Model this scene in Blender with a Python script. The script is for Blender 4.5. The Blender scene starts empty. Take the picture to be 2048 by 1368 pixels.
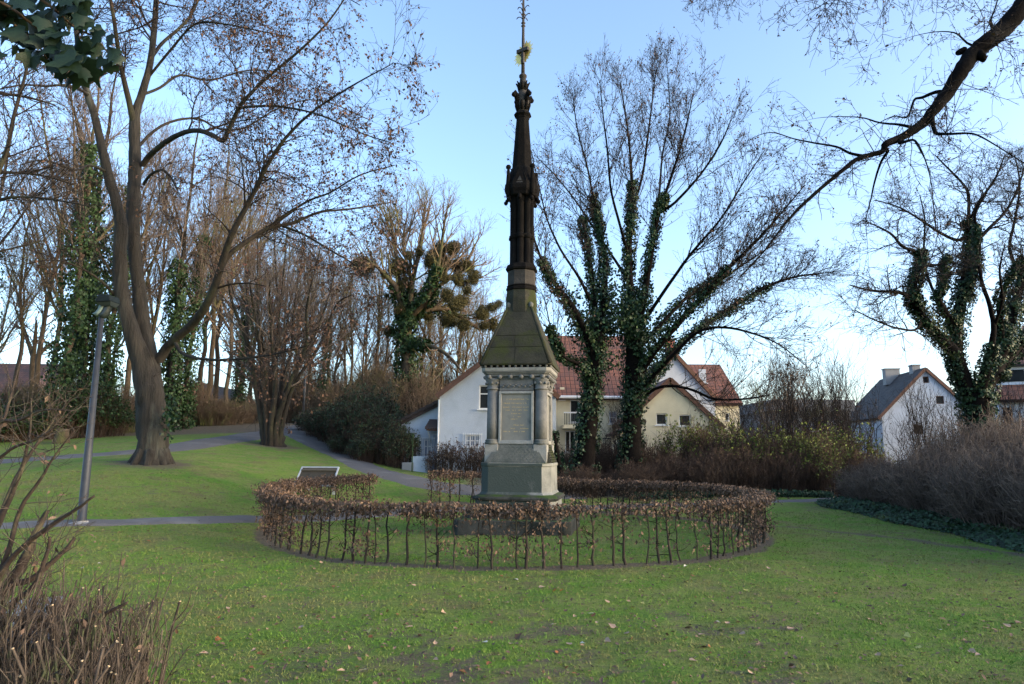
import bpy, math, random
import numpy as np
from mathutils import Matrix, Vector
R = math.radians
S = bpy.context.scene
COL = S.collection
random.seed(7)
RNG = np.random.default_rng(11)

# ------------------------------------------------------------------ camera
FPX = 1366.0                       # 24 mm lens on a 36 mm frame, in photograph pixels
CAM = np.array((0.0, 0.0, 1.6))
cam_d = bpy.data.cameras.new('camera'); cam_d.sensor_width = 36; cam_d.lens = 24
cam_d.clip_end = 3000; cam_d.clip_start = 0.05
cam = bpy.data.objects.new('camera', cam_d); COL.objects.link(cam)
CM = Matrix.Rotation(R(90 + 9.0), 3, 'X') @ Matrix.Rotation(R(0.5), 3, 'Z')
cam.matrix_world = Matrix.Translation(Vector(CAM)) @ CM.to_4x4()
S.camera = cam
CMN = np.array(CM)

# ------------------------------------------------------------------ sky, sun, exposure
SUN_AZ, SUN_EL = R(108), R(10)        # azimuth clockwise from +Y: low hazy winter sun on the right
W = bpy.data.worlds.new('World'); S.world = W; W.use_nodes = True
nt = W.node_tree; nt.nodes.clear()
sky = nt.nodes.new('ShaderNodeTexSky'); sky.sky_type = 'NISHITA'; sky.sun_disc = False
sky.sun_elevation = SUN_EL; sky.sun_rotation = SUN_AZ; sky.altitude = 100
sky.air_density = 0.8; sky.dust_density = 3.0; sky.ozone_density = 1.7
bg = nt.nodes.new('ShaderNodeBackground'); bg.inputs[1].default_value = 0.15
wo = nt.nodes.new('ShaderNodeOutputWorld')
nt.links.new(sky.outputs[0], bg.inputs[0]); nt.links.new(bg.outputs[0], wo.inputs[0])
sd = bpy.data.lights.new('sun', 'SUN'); sd.energy = 0.12; sd.angle = R(12); sd.color = (1.0, .84, .64)
sun = bpy.data.objects.new('sun', sd); COL.objects.link(sun)
sdir = Vector((math.sin(SUN_AZ)*math.cos(SUN_EL), math.cos(SUN_AZ)*math.cos(SUN_EL), math.sin(SUN_EL)))
sun.rotation_euler = sdir.to_track_quat('Z', 'Y').to_euler(); sun.location = (60, 20, 30)
S.view_settings.view_transform = 'Standard'; S.view_settings.look = 'None'
S.view_settings.gamma = 1; S.view_settings.use_curve_mapping = False
S.view_settings.exposure = 2.28
S.cycles.max_bounces = 6; S.cycles.diffuse_bounces = 3; S.cycles.transparent_max_bounces = 8
S.cycles.use_denoising = True; S.cycles.denoiser = 'OPENIMAGEDENOISE'; S.cycles.denoising_prefilter = 'ACCURATE'

# ------------------------------------------------------------------ helpers
def at(x, y, Y):
    """a point of the photograph at world distance Y"""
    d = CMN @ np.array(((x-1024)/FPX, (684-y)/FPX, -1.0))
    return CAM + d*(Y/d[1])
def px(Y): return Y/FPX
def nrm(a):
    return a/np.maximum(np.linalg.norm(a, axis=-1, keepdims=True), 1e-9)

def hash2(i, j, s):
    v = np.sin(i*127.1 + j*311.7 + s*74.7)*43758.5453
    return v - np.floor(v)
def vnoise(x, y, s=0.0):
    x = np.asarray(x, float); y = np.asarray(y, float)
    i = np.floor(x); j = np.floor(y); u = x-i; v = y-j
    u = u*u*(3-2*u); v = v*v*(3-2*v)
    return (hash2(i,j,s)*(1-u)+hash2(i+1,j,s)*u)*(1-v) + (hash2(i,j+1,s)*(1-u)+hash2(i+1,j+1,s)*u)*v
def fbm(x, y, s=0.0, o=4):
    a = 0; w = .5
    for k in range(o):
        a = a + w*vnoise(x*2**k, y*2**k, s+k*3.1); w *= .5
    return a/(1-.5**o)

def mesh_np(name, V, F, smooth=False):
    """V (n,3), F list of (m,k) face arrays"""
    me = bpy.data.meshes.new(name)
    V = np.ascontiguousarray(V, np.float32)
    F = [np.asarray(f, np.int32) for f in (F if isinstance(F, list) else [F]) if len(f)]
    me.vertices.add(len(V)); me.vertices.foreach_set('co', V.ravel())
    nl = sum(f.size for f in F); npol = sum(len(f) for f in F)
    me.loops.add(nl); me.loops.foreach_set('vertex_index', np.concatenate([f.ravel() for f in F]))
    me.polygons.add(npol)
    tot = np.concatenate([np.full(len(f), f.shape[1], np.int32) for f in F])
    st = np.concatenate(([0], np.cumsum(tot)[:-1])).astype(np.int32)
    me.polygons.foreach_set('loop_start', st); me.polygons.foreach_set('loop_total', tot)
    if smooth: me.polygons.foreach_set('use_smooth', np.ones(npol, bool))
    me.update(calc_edges=True)
    return me
def obj(name, me, mat, parent=None, kind=None):
    o = bpy.data.objects.new(name, me); COL.objects.link(o)
    if mat is not None and len(me.materials) == 0: me.materials.append(mat)
    if parent is not None: o.parent = parent
    if kind: o['kind'] = kind
    return o
def tag(o, label=None, cat=None, group=None, kind=None):
    if label: o['label'] = label
    if cat: o['category'] = cat
    if group: o['group'] = group
    if kind: o['kind'] = kind
    return o
def thing(name, label, cat, loc=(0,0,0), rz=0, group=None):
    o = bpy.data.objects.new(name, None); COL.objects.link(o)
    o.location = tuple(loc); o.rotation_euler = (0,0,rz); o.empty_display_size = .3
    return tag(o, label, cat, group)
def copy_tree(o, parent=None):
    c = o.copy(); COL.objects.link(c); c.parent = parent
    for ch in list(o.children): copy_tree(ch, c)
    return c

class MB:
    """collects simple shapes into one mesh"""
    def __init__(s): s.v = []; s.f = []
    def add(s, vs, fs):
        n = len(s.v); s.v += [tuple(map(float, v)) for v in vs]; s.f += [tuple(n+i for i in f) for f in fs]; return s
    def box(s, c, d, rz=0, rx=0, ry=0):
        M = Matrix.Rotation(rz,3,'Z') @ Matrix.Rotation(ry,3,'Y') @ Matrix.Rotation(rx,3,'X')
        vs = [Vector(c) + M @ Vector((sx*d[0]/2, sy*d[1]/2, sz*d[2]/2)) for sz in (-1,1) for sx,sy in ((-1,-1),(1,-1),(1,1),(-1,1))]
        return s.add(vs, [(3,2,1,0),(4,5,6,7),(0,1,5,4),(1,2,6,5),(2,3,7,6),(3,0,4,7)])
    def loft(s, rings, caps=True):
        n = len(rings[0]); vs = [v for r in rings for v in r]; fs = []
        for k in range(len(rings)-1):
            for i in range(n):
                j = (i+1) % n; fs.append((k*n+i, k*n+j, (k+1)*n+j, (k+1)*n+i))
        if caps: fs.append(tuple(reversed(range(n)))); fs.append(tuple((len(rings)-1)*n+i for i in range(n)))
        return s.add(vs, fs)
    def lathe(s, prof, n=16, c=(0,0), a0=0):
        return s.loft([[(c[0]+r*math.cos(a0+2*math.pi*i/n), c[1]+r*math.sin(a0+2*math.pi*i/n), z) for i in range(n)] for z, r in prof])
    def ball(s, c, r, n=8, m=5, sz=1.0):
        return s.loft([[(c[0]+r*math.sin(t)*math.cos(2*math.pi*i/n), c[1]+r*math.sin(t)*math.sin(2*math.pi*i/n), c[2]-r*sz*math.cos(t)) for i in range(n)]
                       for t in [max(.08, min(math.pi-.08, math.pi*k/m)) for k in range(m+1)]])
    def tube(s, pts, rad, n=8):
        P = np.array(pts, float)[None]; Rr = np.array(rad, float)[None] if np.ndim(rad) else np.full((1,len(pts)), float(rad))
        V, F = tubes(P, Rr, n); return s.add(V, [tuple(f) for f in F]+[tuple(reversed(range(n))), tuple(len(V)-n+i for i in range(n))])
    def build(s, name, mat, parent=None, smooth=False, kind=None, bevel=0):
        me = bpy.data.meshes.new(name); me.from_pydata(s.v, [], s.f)
        if smooth: me.polygons.foreach_set('use_smooth', np.ones(len(me.polygons), bool))
        me.update(); o = obj(name, me, mat, parent, kind)
        if bevel:
            m = o.modifiers.new('bevel', 'BEVEL'); m.width = bevel; m.segments = 2; m.limit_method = 'ANGLE'; m.angle_limit = R(35)
        return o

def tubes(P, Rr, sides=3, rough=0, rng=RNG):
    """N polylines with K points each -> one set of vertices and quads"""
    N, K, _ = P.shape
    T = np.empty_like(P); T[:,1:-1] = P[:,2:]-P[:,:-2]; T[:,0] = P[:,1]-P[:,0]; T[:,-1] = P[:,-1]-P[:,-2]
    T = nrm(T)
    ov = nrm(P[:,-1]-P[:,0])
    ref = np.where(np.abs(ov[:,2:3]) > .8, np.array([[1.,.13,.07]]), np.array([[.05,.1,1.]]))
    U = nrm(np.cross(T, ref[:,None,:])); Vv = np.cross(T, U)
    a = np.arange(sides)*2*np.pi/sides
    rr = Rr[:,:,None]
    if rough: rr = rr*(1 + rough*(rng.random((N,K,sides))-.5))
    else: rr = np.repeat(rr, sides, 2)
    V = P[:,:,None,:] + rr[...,None]*(np.cos(a)[None,None,:,None]*U[:,:,None,:] + np.sin(a)[None,None,:,None]*Vv[:,:,None,:])
    i = np.arange(sides); j = (i+1) % sides
    k = np.arange(K-1)[:,None]
    q = np.stack([k*sides+i, k*sides+j, (k+1)*sides+j, (k+1)*sides+i], -1).reshape(-1,4)
    F = (np.arange(N)[:,None,None]*(K*sides) + q[None]).reshape(-1,4)
    return V.reshape(-1,3), F

def resample(P, Rr, n):
    P = np.asarray(P, float); Rr = np.asarray(Rr, float); m = len(P)
    t = np.linspace(0, m-1, n); i = np.clip(t.astype(int), 0, m-2); u = (t-i)[:,None]
    g = lambda k: P[np.clip(k, 0, m-1)]
    p0, p1, p2, p3 = g(i-1), g(i), g(i+1), g(i+2)
    Q = .5*((2*p1)+(-p0+p2)*u+(2*p0-5*p1+4*p2-p3)*u**2+(-p0+3*p1-3*p2+p3)*u**3)
    return Q, Rr[i]*(1-u[:,0])+Rr[i+1]*u[:,0]

def traced(pts, Y0, n=None, rough=.0, rng=RNG, rs=1.0):
    """limb from photograph points (x, y, radius px, depth offset)"""
    P = [at(x, y, Y0+dy) for x, y, r, dy in pts]; Q = [r*rs*px(Y0+dy) for x, y, r, dy in pts]
    n = n or (len(pts)-1)*4+1
    P, Q = resample(P, Q, n)
    if rough: P[1:] += rng.normal(0, rough, (n-1,3))*Q[1:,None]
    return P, Q

def spawn(rng, par, n, t=(.25,1), ang=(25,55), L=(1,2), K=5, up=.1, wig=.15, rf=.55, rmin=.003, tip=.35, rmax=9, flat=1.0, aim=None):
    """n children from a list of parent sets (P (N,K,3), R (N,K)); weights by length"""
    Ps, Rs = par
    N, Kp, _ = Ps.shape
    ln = np.linalg.norm(np.diff(Ps, axis=1), axis=2).sum(1)
    idx = rng.choice(N, n, p=ln/ln.sum())
    tt = t[0]+(t[1]-t[0])*rng.random(n)**.8
    f = tt*(Kp-1); i = np.clip(f.astype(int), 0, Kp-2); u = (f-i)[:,None]
    A = Ps[idx,i]; B = Ps[idx,i+1]
    pos = A*(1-u)+B*u; tan = nrm(B-A)
    pr = Rs[idx,i]*(1-u[:,0])+Rs[idx,i+1]*u[:,0]
    rv = rng.normal(size=(n,3)); rv[:,2] *= flat
    perp = nrm(rv - (rv*tan).sum(1,keepdims=True)*tan)
    a = np.radians(ang[0]+(ang[1]-ang[0])*rng.random(n))[:,None]
    d = tan*np.cos(a)+perp*np.sin(a)
    if aim is not None: d = nrm(d + np.array(aim))
    le = (L[0]+(L[1]-L[0])*rng.random(n))*(1.15-.55*tt)
    r0 = np.clip(pr*rf*(.7+.5*rng.random(n)), rmin, rmax)
    P = np.empty((n,K,3)); P[:,0] = pos
    bend = rng.normal(0, wig*.6, (n,3))
    for k in range(1, K):
        d = nrm(d + bend/(K-1)*1.5 + rng.normal(0, wig, (n,3)) + np.array((0,0,up))/(K-1)*2)
        P[:,k] = P[:,k-1]+d*(le/(K-1))[:,None]
    s = np.linspace(1, tip, K)[None]
    return P, np.maximum(r0[:,None]*s, rmin*.6)

def leaf_quads(C, size, rng, droop=.5, lw=.55, norm=None):
    """rhombic folded leaves at centres C"""
    n = len(C)
    d = rng.normal(size=(n,3)); d[:,2] -= droop*1.6; d = nrm(d)
    if norm is not None:
        w = rng.normal(size=(n,3))*.5 + norm; w = nrm(w); d = nrm(d - (d*w).sum(1,keepdims=True)*w); s = np.cross(d, w)
    else:
        s = rng.normal(size=(n,3)); s = nrm(s-(s*d).sum(1,keepdims=True)*d); w = np.cross(s, d)
    L = (size[0]+(size[1]-size[0])*rng.random(n))[:,None]
    b = C; tip = C+d*L; m = C+d*L*.45
    l = m + s*L*lw*.5 + w*L*.1; r = m - s*L*lw*.5 + w*L*.1
    V = np.stack([b, r, tip, l], 1).reshape(-1,3)
    i = np.arange(n)[:,None]*4
    F = np.concatenate([i+np.array([[0,1,2]]), i+np.array([[0,2,3]])])
    return V, F
def cat_geo(gs):
    V = []; F = []; o = 0
    for v, f in gs: V.append(v); F.append(f+o); o += len(v)
    return np.concatenate(V), [f for f in F]

# ------------------------------------------------------------------ materials
def M(name, c1, c2=None, scale=8.0, rough=.85, bump=0.0, bscale=None, metallic=0.0, c3=None, s3=1.5, t3=(.5,.65), stretch=None, spec=.3, trans=0.0, up=None, facing=None, var=0.0):
    m = bpy.data.materials.new(name); m.use_nodes = True
    N = m.node_tree.nodes; Lk = m.node_tree.links
    b = N['Principled BSDF']; b.inputs['Roughness'].default_value = rough; b.inputs['Metallic'].default_value = metallic
    b.inputs['Specular IOR Level'].default_value = spec
    if trans: b.inputs['Transmission Weight'].default_value = trans
    tc = N.new('ShaderNodeTexCoord'); vec = tc.outputs['Object']
    if stretch:
        mp = N.new('ShaderNodeMapping'); mp.inputs['Scale'].default_value = stretch; Lk.new(vec, mp.inputs[0]); vec = mp.outputs[0]
    def noise(sc, det=5):
        n = N.new('ShaderNodeTexNoise'); n.inputs['Scale'].default_value = sc; n.inputs['Detail'].default_value = det
        n.inputs['Roughness'].default_value = .62; Lk.new(vec, n.inputs['Vector']); return n
    def mix(fac, a, bcol):
        x = N.new('ShaderNodeMix'); x.data_type = 'RGBA'
        if hasattr(fac, 'is_linked') or hasattr(fac, 'node'): Lk.new(fac, x.inputs[0])
        else: x.inputs[0].default_value = fac
        for v, s in ((a, x.inputs[6]), (bcol, x.inputs[7])):
            if isinstance(v, tuple): s.default_value = (*v, 1)
            else: Lk.new(v, s)
        return x.outputs[2]
    def ramp(v, lo, hi):
        r = N.new('ShaderNodeMapRange'); r.inputs[1].default_value = lo; r.inputs[2].default_value = hi; r.interpolation_type = 'SMOOTHSTEP'
        Lk.new(v, r.inputs[0]); return r.outputs[0]
    col = c1
    n1 = noise(scale)
    if c2: col = mix(ramp(n1.outputs[0], .3, .7), c1, c2)
    if c3:
        n3 = noise(s3); col = mix(ramp(n3.outputs[0], *t3), col, c3)
    if up or facing:
        g = N.new('ShaderNodeNewGeometry')
    if up:                       # growth on upward faces: (colour, lo, hi)
        sp = N.new('ShaderNodeSeparateXYZ'); Lk.new(g.outputs['Normal'], sp.inputs[0])
        ad = N.new('ShaderNodeMath'); ad.operation = 'ADD'; Lk.new(sp.outputs[2], ad.inputs[0])
        sb = N.new('ShaderNodeMath'); sb.operation = 'MULTIPLY_ADD'; nn = noise(3.5, 6); Lk.new(nn.outputs[0], sb.inputs[0]); sb.inputs[1].default_value = 1.2; sb.inputs[2].default_value = -.6
        Lk.new(sb.outputs[0], ad.inputs[1]); col = mix(ramp(ad.outputs[0], up[1], up[2]), col, up[0])
    if facing:                   # algae on the damp side: (colour, direction, lo, hi)
        dp = N.new('ShaderNodeVectorMath'); dp.operation = 'DOT_PRODUCT'; Lk.new(g.outputs['Normal'], dp.inputs[0]); dp.inputs[1].default_value = facing[1]
        nn = noise(2.2, 6); ad = N.new('ShaderNodeMath'); ad.operation = 'MULTIPLY_ADD'; Lk.new(nn.outputs[0], ad.inputs[0]); ad.inputs[1].default_value = .8
        Lk.new(dp.outputs['Value'], ad.inputs[2]); col = mix(ramp(ad.outputs[0], facing[2], facing[3]), col, facing[0])
    if var:
        oi = N.new('ShaderNodeNewGeometry'); hs = N.new('ShaderNodeHueSaturation')
        mr = N.new('ShaderNodeMapRange'); mr.inputs[3].default_value = 1-var; mr.inputs[4].default_value = 1+var; Lk.new(oi.outputs['Random Per Island'], mr.inputs[0])
        Lk.new(mr.outputs[0], hs.inputs['Value'])
        if isinstance(col, tuple): hs.inputs['Color'].default_value = (*col, 1)
        else: Lk.new(col, hs.inputs['Color'])
        col = hs.outputs[0]
    if isinstance(col, tuple): b.inputs['Base Color'].default_value = (*col, 1)
    else: Lk.new(col, b.inputs['Base Color'])
    if bump:
        bp = N.new('ShaderNodeBump'); bp.inputs['Strength'].default_value = min(1, bump); bp.inputs['Distance'].default_value = .03*max(1, bump)
        nb = noise(bscale or scale*2.5, 8); Lk.new(nb.outputs[0], bp.inputs['Height']); Lk.new(bp.outputs[0], b.inputs['Normal'])
    return m

FRONT = (-math.sin(R(42)), -math.cos(R(42)), 0)     # the damp side of the monument
BARK_LIME = M('bark_lime', (0.04793,0.04183,0.03524), (0.02142,0.01926,0.01762), 6, .95, 2.2, 16, stretch=(1,1,.14), c3=(0.09592,0.0996,0.08424), s3=2, t3=(.52,.75), up=((0.03385,0.0498,0.02298), .75, 1.2))
BARK = M('bark', (0.03749,0.03061,0.02444), (0.0175,0.01477,0.01278), 6, .95, .9, 16, stretch=(1,1,.3), c3=(0.045,0.04486,0.02778), s3=2.2)
BARK_DARK = M('bark_dark', (0.00765,0.00612,0.00561), (0.004335,0.00357,0.00357), 6, .95, .6, 18, spec=.1)
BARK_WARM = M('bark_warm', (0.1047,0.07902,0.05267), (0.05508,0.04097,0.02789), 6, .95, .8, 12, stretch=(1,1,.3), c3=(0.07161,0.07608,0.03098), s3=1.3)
TWIG_LIME = M('twig_lime', (0.03288,0.02367,0.01972), (0.01972,0.01447,0.01315), 3, .9)
TWIG_DARK = M('twig_dark', (0.024,0.01875,0.0165), (0.015,0.012,0.01125), 3, .9)
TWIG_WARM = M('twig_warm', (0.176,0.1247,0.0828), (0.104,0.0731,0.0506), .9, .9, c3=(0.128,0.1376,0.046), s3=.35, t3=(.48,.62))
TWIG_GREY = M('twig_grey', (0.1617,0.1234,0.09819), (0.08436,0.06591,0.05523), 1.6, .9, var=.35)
TWIG_BROWN = M('twig_brown', (0.08262,0.05233,0.03721), (0.04406,0.03023,0.02326), 1.6, .9, var=.3)
TWIG_NEAR = M('twig_near', (0.09802,0.07589,0.06166), (0.03594,0.02884,0.02466), 9, .85, .3, 40, c3=(0.06535,0.07589,0.037), s3=5, t3=(.55,.65), var=.3)
CUT_END = M('cut_wood', (.55,.42,.26), (.42,.30,.18), 20)
LEAF_DRY = M('dry_leaf', (0.1105,0.0624,0.0416), (0.0585,0.0338,0.026), 2, .8, var=.4)
LEAF_HEDGE = M('beech_leaf', (0.1423,0.09027,0.0615), (0.07306,0.04677,0.03444), 2.5, .75, var=.55, c3=(0.1923,0.1313,0.0861), s3=5, t3=(.5,.7))
LEAF_RED = M('red_brown_leaf', (.13,.050,.032), (.07,.03,.022), 2, .8, var=.4)
IVY = M('ivy_leaf', (0.0225,0.05175,0.02025), (0.01238,0.0315,0.01462), 3, .5, var=.6, spec=.25, c3=(0.05063,0.06975,0.0225), s3=1.2, t3=(.55,.7))
IVY_MID = M('ivy_leaf_mid', (0.0357,0.06545,0.02142), (0.01666,0.03808,0.01428), 3, .55, var=.6, spec=.2)  # mid-green ivy, a little lighter than the other ivy leaf
EVERGREEN = M('evergreen_leaf', (0.03168,0.0576,0.02592), (0.01728,0.03168,0.01728), 2, .6, var=.5)
YELLOW_LEAF = M('yellow_green_leaf', (0.143,0.1716,0.0273), (0.0715,0.1014,0.0195), 2, .7, var=.5)
MISTLETOE = M('mistletoe', (0.0816,0.072,0.02246), (0.048,0.0432,0.01728), 1.5, .8, var=.4)
MOSSY = M('mossy_twig', (.22,.20,.05), (.12,.11,.035), 1.5, .9)
SOOT = M('soot_stone', (0.004896,0.004284,0.004488), (0.008976,0.00816,0.007752), 4, .95, .5, 25, c3=(0.01387,0.01224,0.01102), s3=1.4, t3=(.58,.75), spec=.1)
STONE_MID = M('darkened_stone', (.055,.05,.047), (.036,.034,.032), 5, .95, .4, 25, c3=(.085,.08,.072), s3=2, t3=(.55,.75), spec=.15)
STONE = M('sandstone', (0.171,0.168,0.15), (0.108,0.1104,0.1), 5, .9, .45, 30, c3=(0.0675,0.0768,0.07), s3=1.6, t3=(.5,.7), facing=((0.0495,0.06336,0.058), FRONT, 1.05, 1.5))
STONE_LIGHT = M('light_sandstone', (0.2693,0.2649,0.2465), (0.202,0.1976,0.1827), 7, .9, .3, 40, c3=(0.1122,0.1186,0.1105), s3=2.2, t3=(.56,.72))
STONE_COL = M('column_stone', (0.1564,0.1552,0.1508), (0.1058,0.1086,0.1092), 6, .85, .3, 30, c3=(0.0736,0.08245,0.0832), s3=2, t3=(.52,.72))
STONE_MOSS = M('mossy_stone', (0.03875,0.03719,0.02682), (0.02196,0.02232,0.01676), 4, .95, .5, 22, c3=(0.03229,0.03843,0.01117), s3=1.8, t3=(.45,.62), up=((0.03552,0.05269,0.008934), .62, 1.1))
STONE_STEP = M('step_stone', (0.066,0.063,0.054), (0.036,0.036,0.0312), 4, .95, .5, 22, up=((0.036,0.066,0.0108), .72, 1.05), c3=(0.018,0.021,0.0168), s3=2.2, t3=(.5,.66))
PLINTH = M('plinth_stone', (0.264,0.2604,0.2352), (0.1848,0.186,0.1666), 5, .9, .4, 30, facing=((0.0484,0.06138,0.05488), FRONT, .98, 1.2), up=((0.044,0.06975,0.01568), .75, 1.15), c3=(0.1232,0.1256,0.1127), s3=3, t3=(.52,.7))
TABLET = M('tablet_stone', (.20,.195,.175), (.155,.155,.145), 6, .6, .15, 40, c3=(.10,.105,.10), s3=2.5, t3=(.55,.72))
GOLD = M('gilding', (.95,.78,.30), (.90,.68,.22), 12, .4, metallic=.15)
GOLD_TEXT = M('gilt_lettering', (.58,.43,.17), (.40,.30,.14), 30, .5)
BARK_BACKLIT = M('backlit_dark_bark', (.0055,.005,.005), (.0035,.003,.0035), 6, .95, .6, 18, spec=.06)  # near-black look of a backlit limb, put into the bark colour
IRON = M('wrought_iron', (.03,.028,.027), (.05,.04,.035), 12, .7)
PAINT_POLE = M('grey_paint', (0.03094,0.03506,0.04331), (0.02269,0.02599,0.033), 6, .5, .1, 30, spec=.4)
LAMP_DARK = M('lamp_housing', (.018,.026,.028), (.028,.036,.038), 5, .4, spec=.5)
LAMP_ARM = M('lamp_arm', (.16,.22,.21), (.12,.17,.165), 6, .5)
STEEL = M('board_frame_metal', (.62,.64,.66), (.52,.54,.56), 9, .35, metallic=.6)
BOARD_BACK = M('board_back', (.035,.030,.022), (.05,.043,.03), 5, .7)
ASPHALT = M('asphalt', (0.138,0.1281,0.1235), (0.09775,0.0924,0.0912), 60, .95, .3, 120, c3=(0.1725,0.1628,0.1568), s3=1.1, t3=(.5,.7))
RENDER_W = M('white_render', (0.4973,0.5522,0.63), (0.4435,0.4962,0.5712), 1.4, .95, .4, 30, c3=(0.3898,0.4365,0.504), s3=.9, t3=(.45,.72))
RENDER_C = M('cream_render', (.72,.66,.48), (.63,.57,.41), 1.3, .95, .3, 30, c3=(.50,.46,.35), s3=.7, t3=(.56,.75))
RENDER_P = M('pink_render', (.62,.34,.29), (.52,.28,.24), 1.3, .95, .3, 30)
RENDER_G = M('grey_render', (.30,.295,.29), (.23,.225,.225), 1.0, .95, .3, 30)
RENDER_B = M('pale_blue_render', (.66,.71,.78), (.58,.63,.70), 1.3, .95, .3, 30)
WHITE_P = M('white_paint', (.78,.78,.78), (.70,.71,.72), 10, .5)
TRIM = M('brown_timber', (.16,.085,.06), (.10,.055,.04), 10, .8)
GLASS = M('window_glass', (.010,.012,.016), (.022,.026,.032), 2, .15, spec=.12)
CURTAIN = M('curtained_glass', (.16,.20,.30), (.30,.34,.42), 7, .2, stretch=(6,1,.6), spec=.2)
BRICKWALL = M('brick_wall', (.30,.105,.07), (.21,.075,.055), 3, .9, .4, 20)
BENCH = M('weathered_plank', (.21,.225,.255), (.14,.15,.175), 4, .7, .5, 30, stretch=(1,12,12), c3=(.10,.11,.10), s3=3)

def tile_mat(name, c1, c2, c3, row=.34, colw=.22):
    m = bpy.data.materials.new(name); m.use_nodes = True; N = m.node_tree.nodes; Lk = m.node_tree.links
    b = N['Principled BSDF']; b.inputs['Roughness'].default_value = .85
    uv = N.new('ShaderNodeUVMap'); mp = N.new('ShaderNodeMapping'); mp.inputs['Scale'].default_value = (1,1,1); Lk.new(uv.outputs[0], mp.inputs[0])
    br = N.new('ShaderNodeTexBrick'); br.offset = 0; br.inputs['Scale'].default_value = 1; br.inputs['Brick Width'].default_value = colw; br.inputs['Row Height'].default_value = row
    br.inputs['Mortar Size'].default_value = .022; br.inputs['Mortar Smooth'].default_value = .6; br.inputs['Bias'].default_value = -.1
    br.inputs['Color1'].default_value = (*c1,1); br.inputs['Color2'].default_value = (*c2,1); br.inputs['Mortar'].default_value = (c3[0]*.4,c3[1]*.4,c3[2]*.4,1)
    Lk.new(mp.outputs[0], br.inputs[0])
    no = N.new('ShaderNodeTexNoise'); no.inputs['Scale'].default_value = 1.2; no.inputs['Detail'].default_value = 6; Lk.new(uv.outputs[0], no.inputs[0])
    mr = N.new('ShaderNodeMapRange'); mr.inputs[1].default_value = .45; mr.inputs[2].default_value = .7; Lk.new(no.outputs[0], mr.inputs[0])
    mx = N.new('ShaderNodeMix'); mx.data_type = 'RGBA'; Lk.new(mr.outputs[0], mx.inputs[0]); Lk.new(br.outputs[0], mx.inputs[6]); mx.inputs[7].default_value = (*c3,1)
    Lk.new(mx.outputs[2], b.inputs[0])
    bp = N.new('ShaderNodeBump'); bp.inputs['Strength'].default_value = .9; bp.inputs['Distance'].default_value = .03; Lk.new(br.outputs['Fac'], bp.inputs['Height']); bp.invert = True; Lk.new(bp.outputs[0], b.inputs['Normal'])
    return m
TILE_RED = tile_mat('red_roof_tiles', (.23,.092,.058), (.165,.068,.048), (.11,.06,.05))
TILE_OLD = tile_mat('weathered_roof_tiles', (.22,.10,.07), (.15,.07,.055), (.09,.06,.05))
TILE_DARK = tile_mat('dark_roof_tiles', (.055,.045,.045), (.04,.033,.034), (.07,.055,.05))
# ------------------------------------------------------------------ terrain: flat round the monument, rising to the left and back
RC = np.array((0.08, 14.55)); RR = 4.83          # the hedge ring
_c = [(*at(x, y, Y),) for x, y, Y in (
    (162,1038,12.5),(0,1056,12.6),(-250,1075,12.4),(300,921,19),(545,893,28),(575,864,34),(602,854,38),(700,922,26),(860,966,20.5),
    (0,926,20.5),(-300,945,20),(150,913,22),(800,941,26),(900,947,28),(450,880,27.5),(420,990,15.5),(640,960,20.5),(330,868,34),(120,882,34),
    (1650,1003,19.5),(1300,987,22),(1560,990,22),(1000,960,24))]
_z = [(x, y, 0.0) for x, y in ((-3,4),(3,4),(0,0),(7,7),(0,9),(-4.5,11.5),(4.5,11),(0,14.5),(5.2,15),(-5,15),(0,19.4),(3,19),(11,11),(14,20),(-3,18),(-7,8),(14,4),(0,-8),(-9,2))]
_z += [(-30,22,1.4),(-30,40,2.8),(-12,48,3.2),(-4,45,2.4),(8,34,.8),(20,34,.5),(34,30,.3),(34,12,0),(0,75,2.2),(-45,80,2.6),(45,80,.6),(-45,10,.8),(-14,42,3.1),(-22,34,2.5)]
_z += [(x, y, 0.0) for x, y in ((300,0),(0,-200),(-300,0),(300,400),(-300,400),(0,600))]
CP = np.array(_c+_z); _n = len(CP)
_phi = lambda d2: np.sqrt(d2+9.0)
_A = np.zeros((_n+1,_n+1)); _A[:_n,:_n] = _phi(((CP[:,None,:2]-CP[None,:,:2])**2).sum(2)); _A[:_n,:_n] -= np.eye(_n)*.25
_A[:_n,_n] = 1; _A[_n,:_n] = 1
_w = np.linalg.solve(_A, np.concatenate([CP[:,2],[0]]))
def gz(x, y):
    x = np.asarray(x, float); y = np.asarray(y, float); sh = x.shape
    q = np.stack([x.ravel(), y.ravel()], 1)
    z = _phi(((q[:,None,:]-CP[None,:,:2])**2).sum(2)) @ _w[:_n] + _w[_n]
    return z.reshape(sh)
def gzs(x, y): return float(gz(np.array([x]), np.array([y]))[0])
def ground_at(x, y, lo=3., hi=90.):
    """where the photograph's ray through (x, y) meets the terrain"""
    d = CMN @ np.array(((x-1024)/FPX, (684-y)/FPX, -1.0)); d = d/d[1]
    Y = np.linspace(lo, hi, 1500); P = CAM[None]+d[None]*Y[:,None]
    h = P[:,2]-gz(P[:,0], P[:,1]); k = np.where(h < 0)[0]
    return P[k[0]] if len(k) else P[-1]

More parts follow.
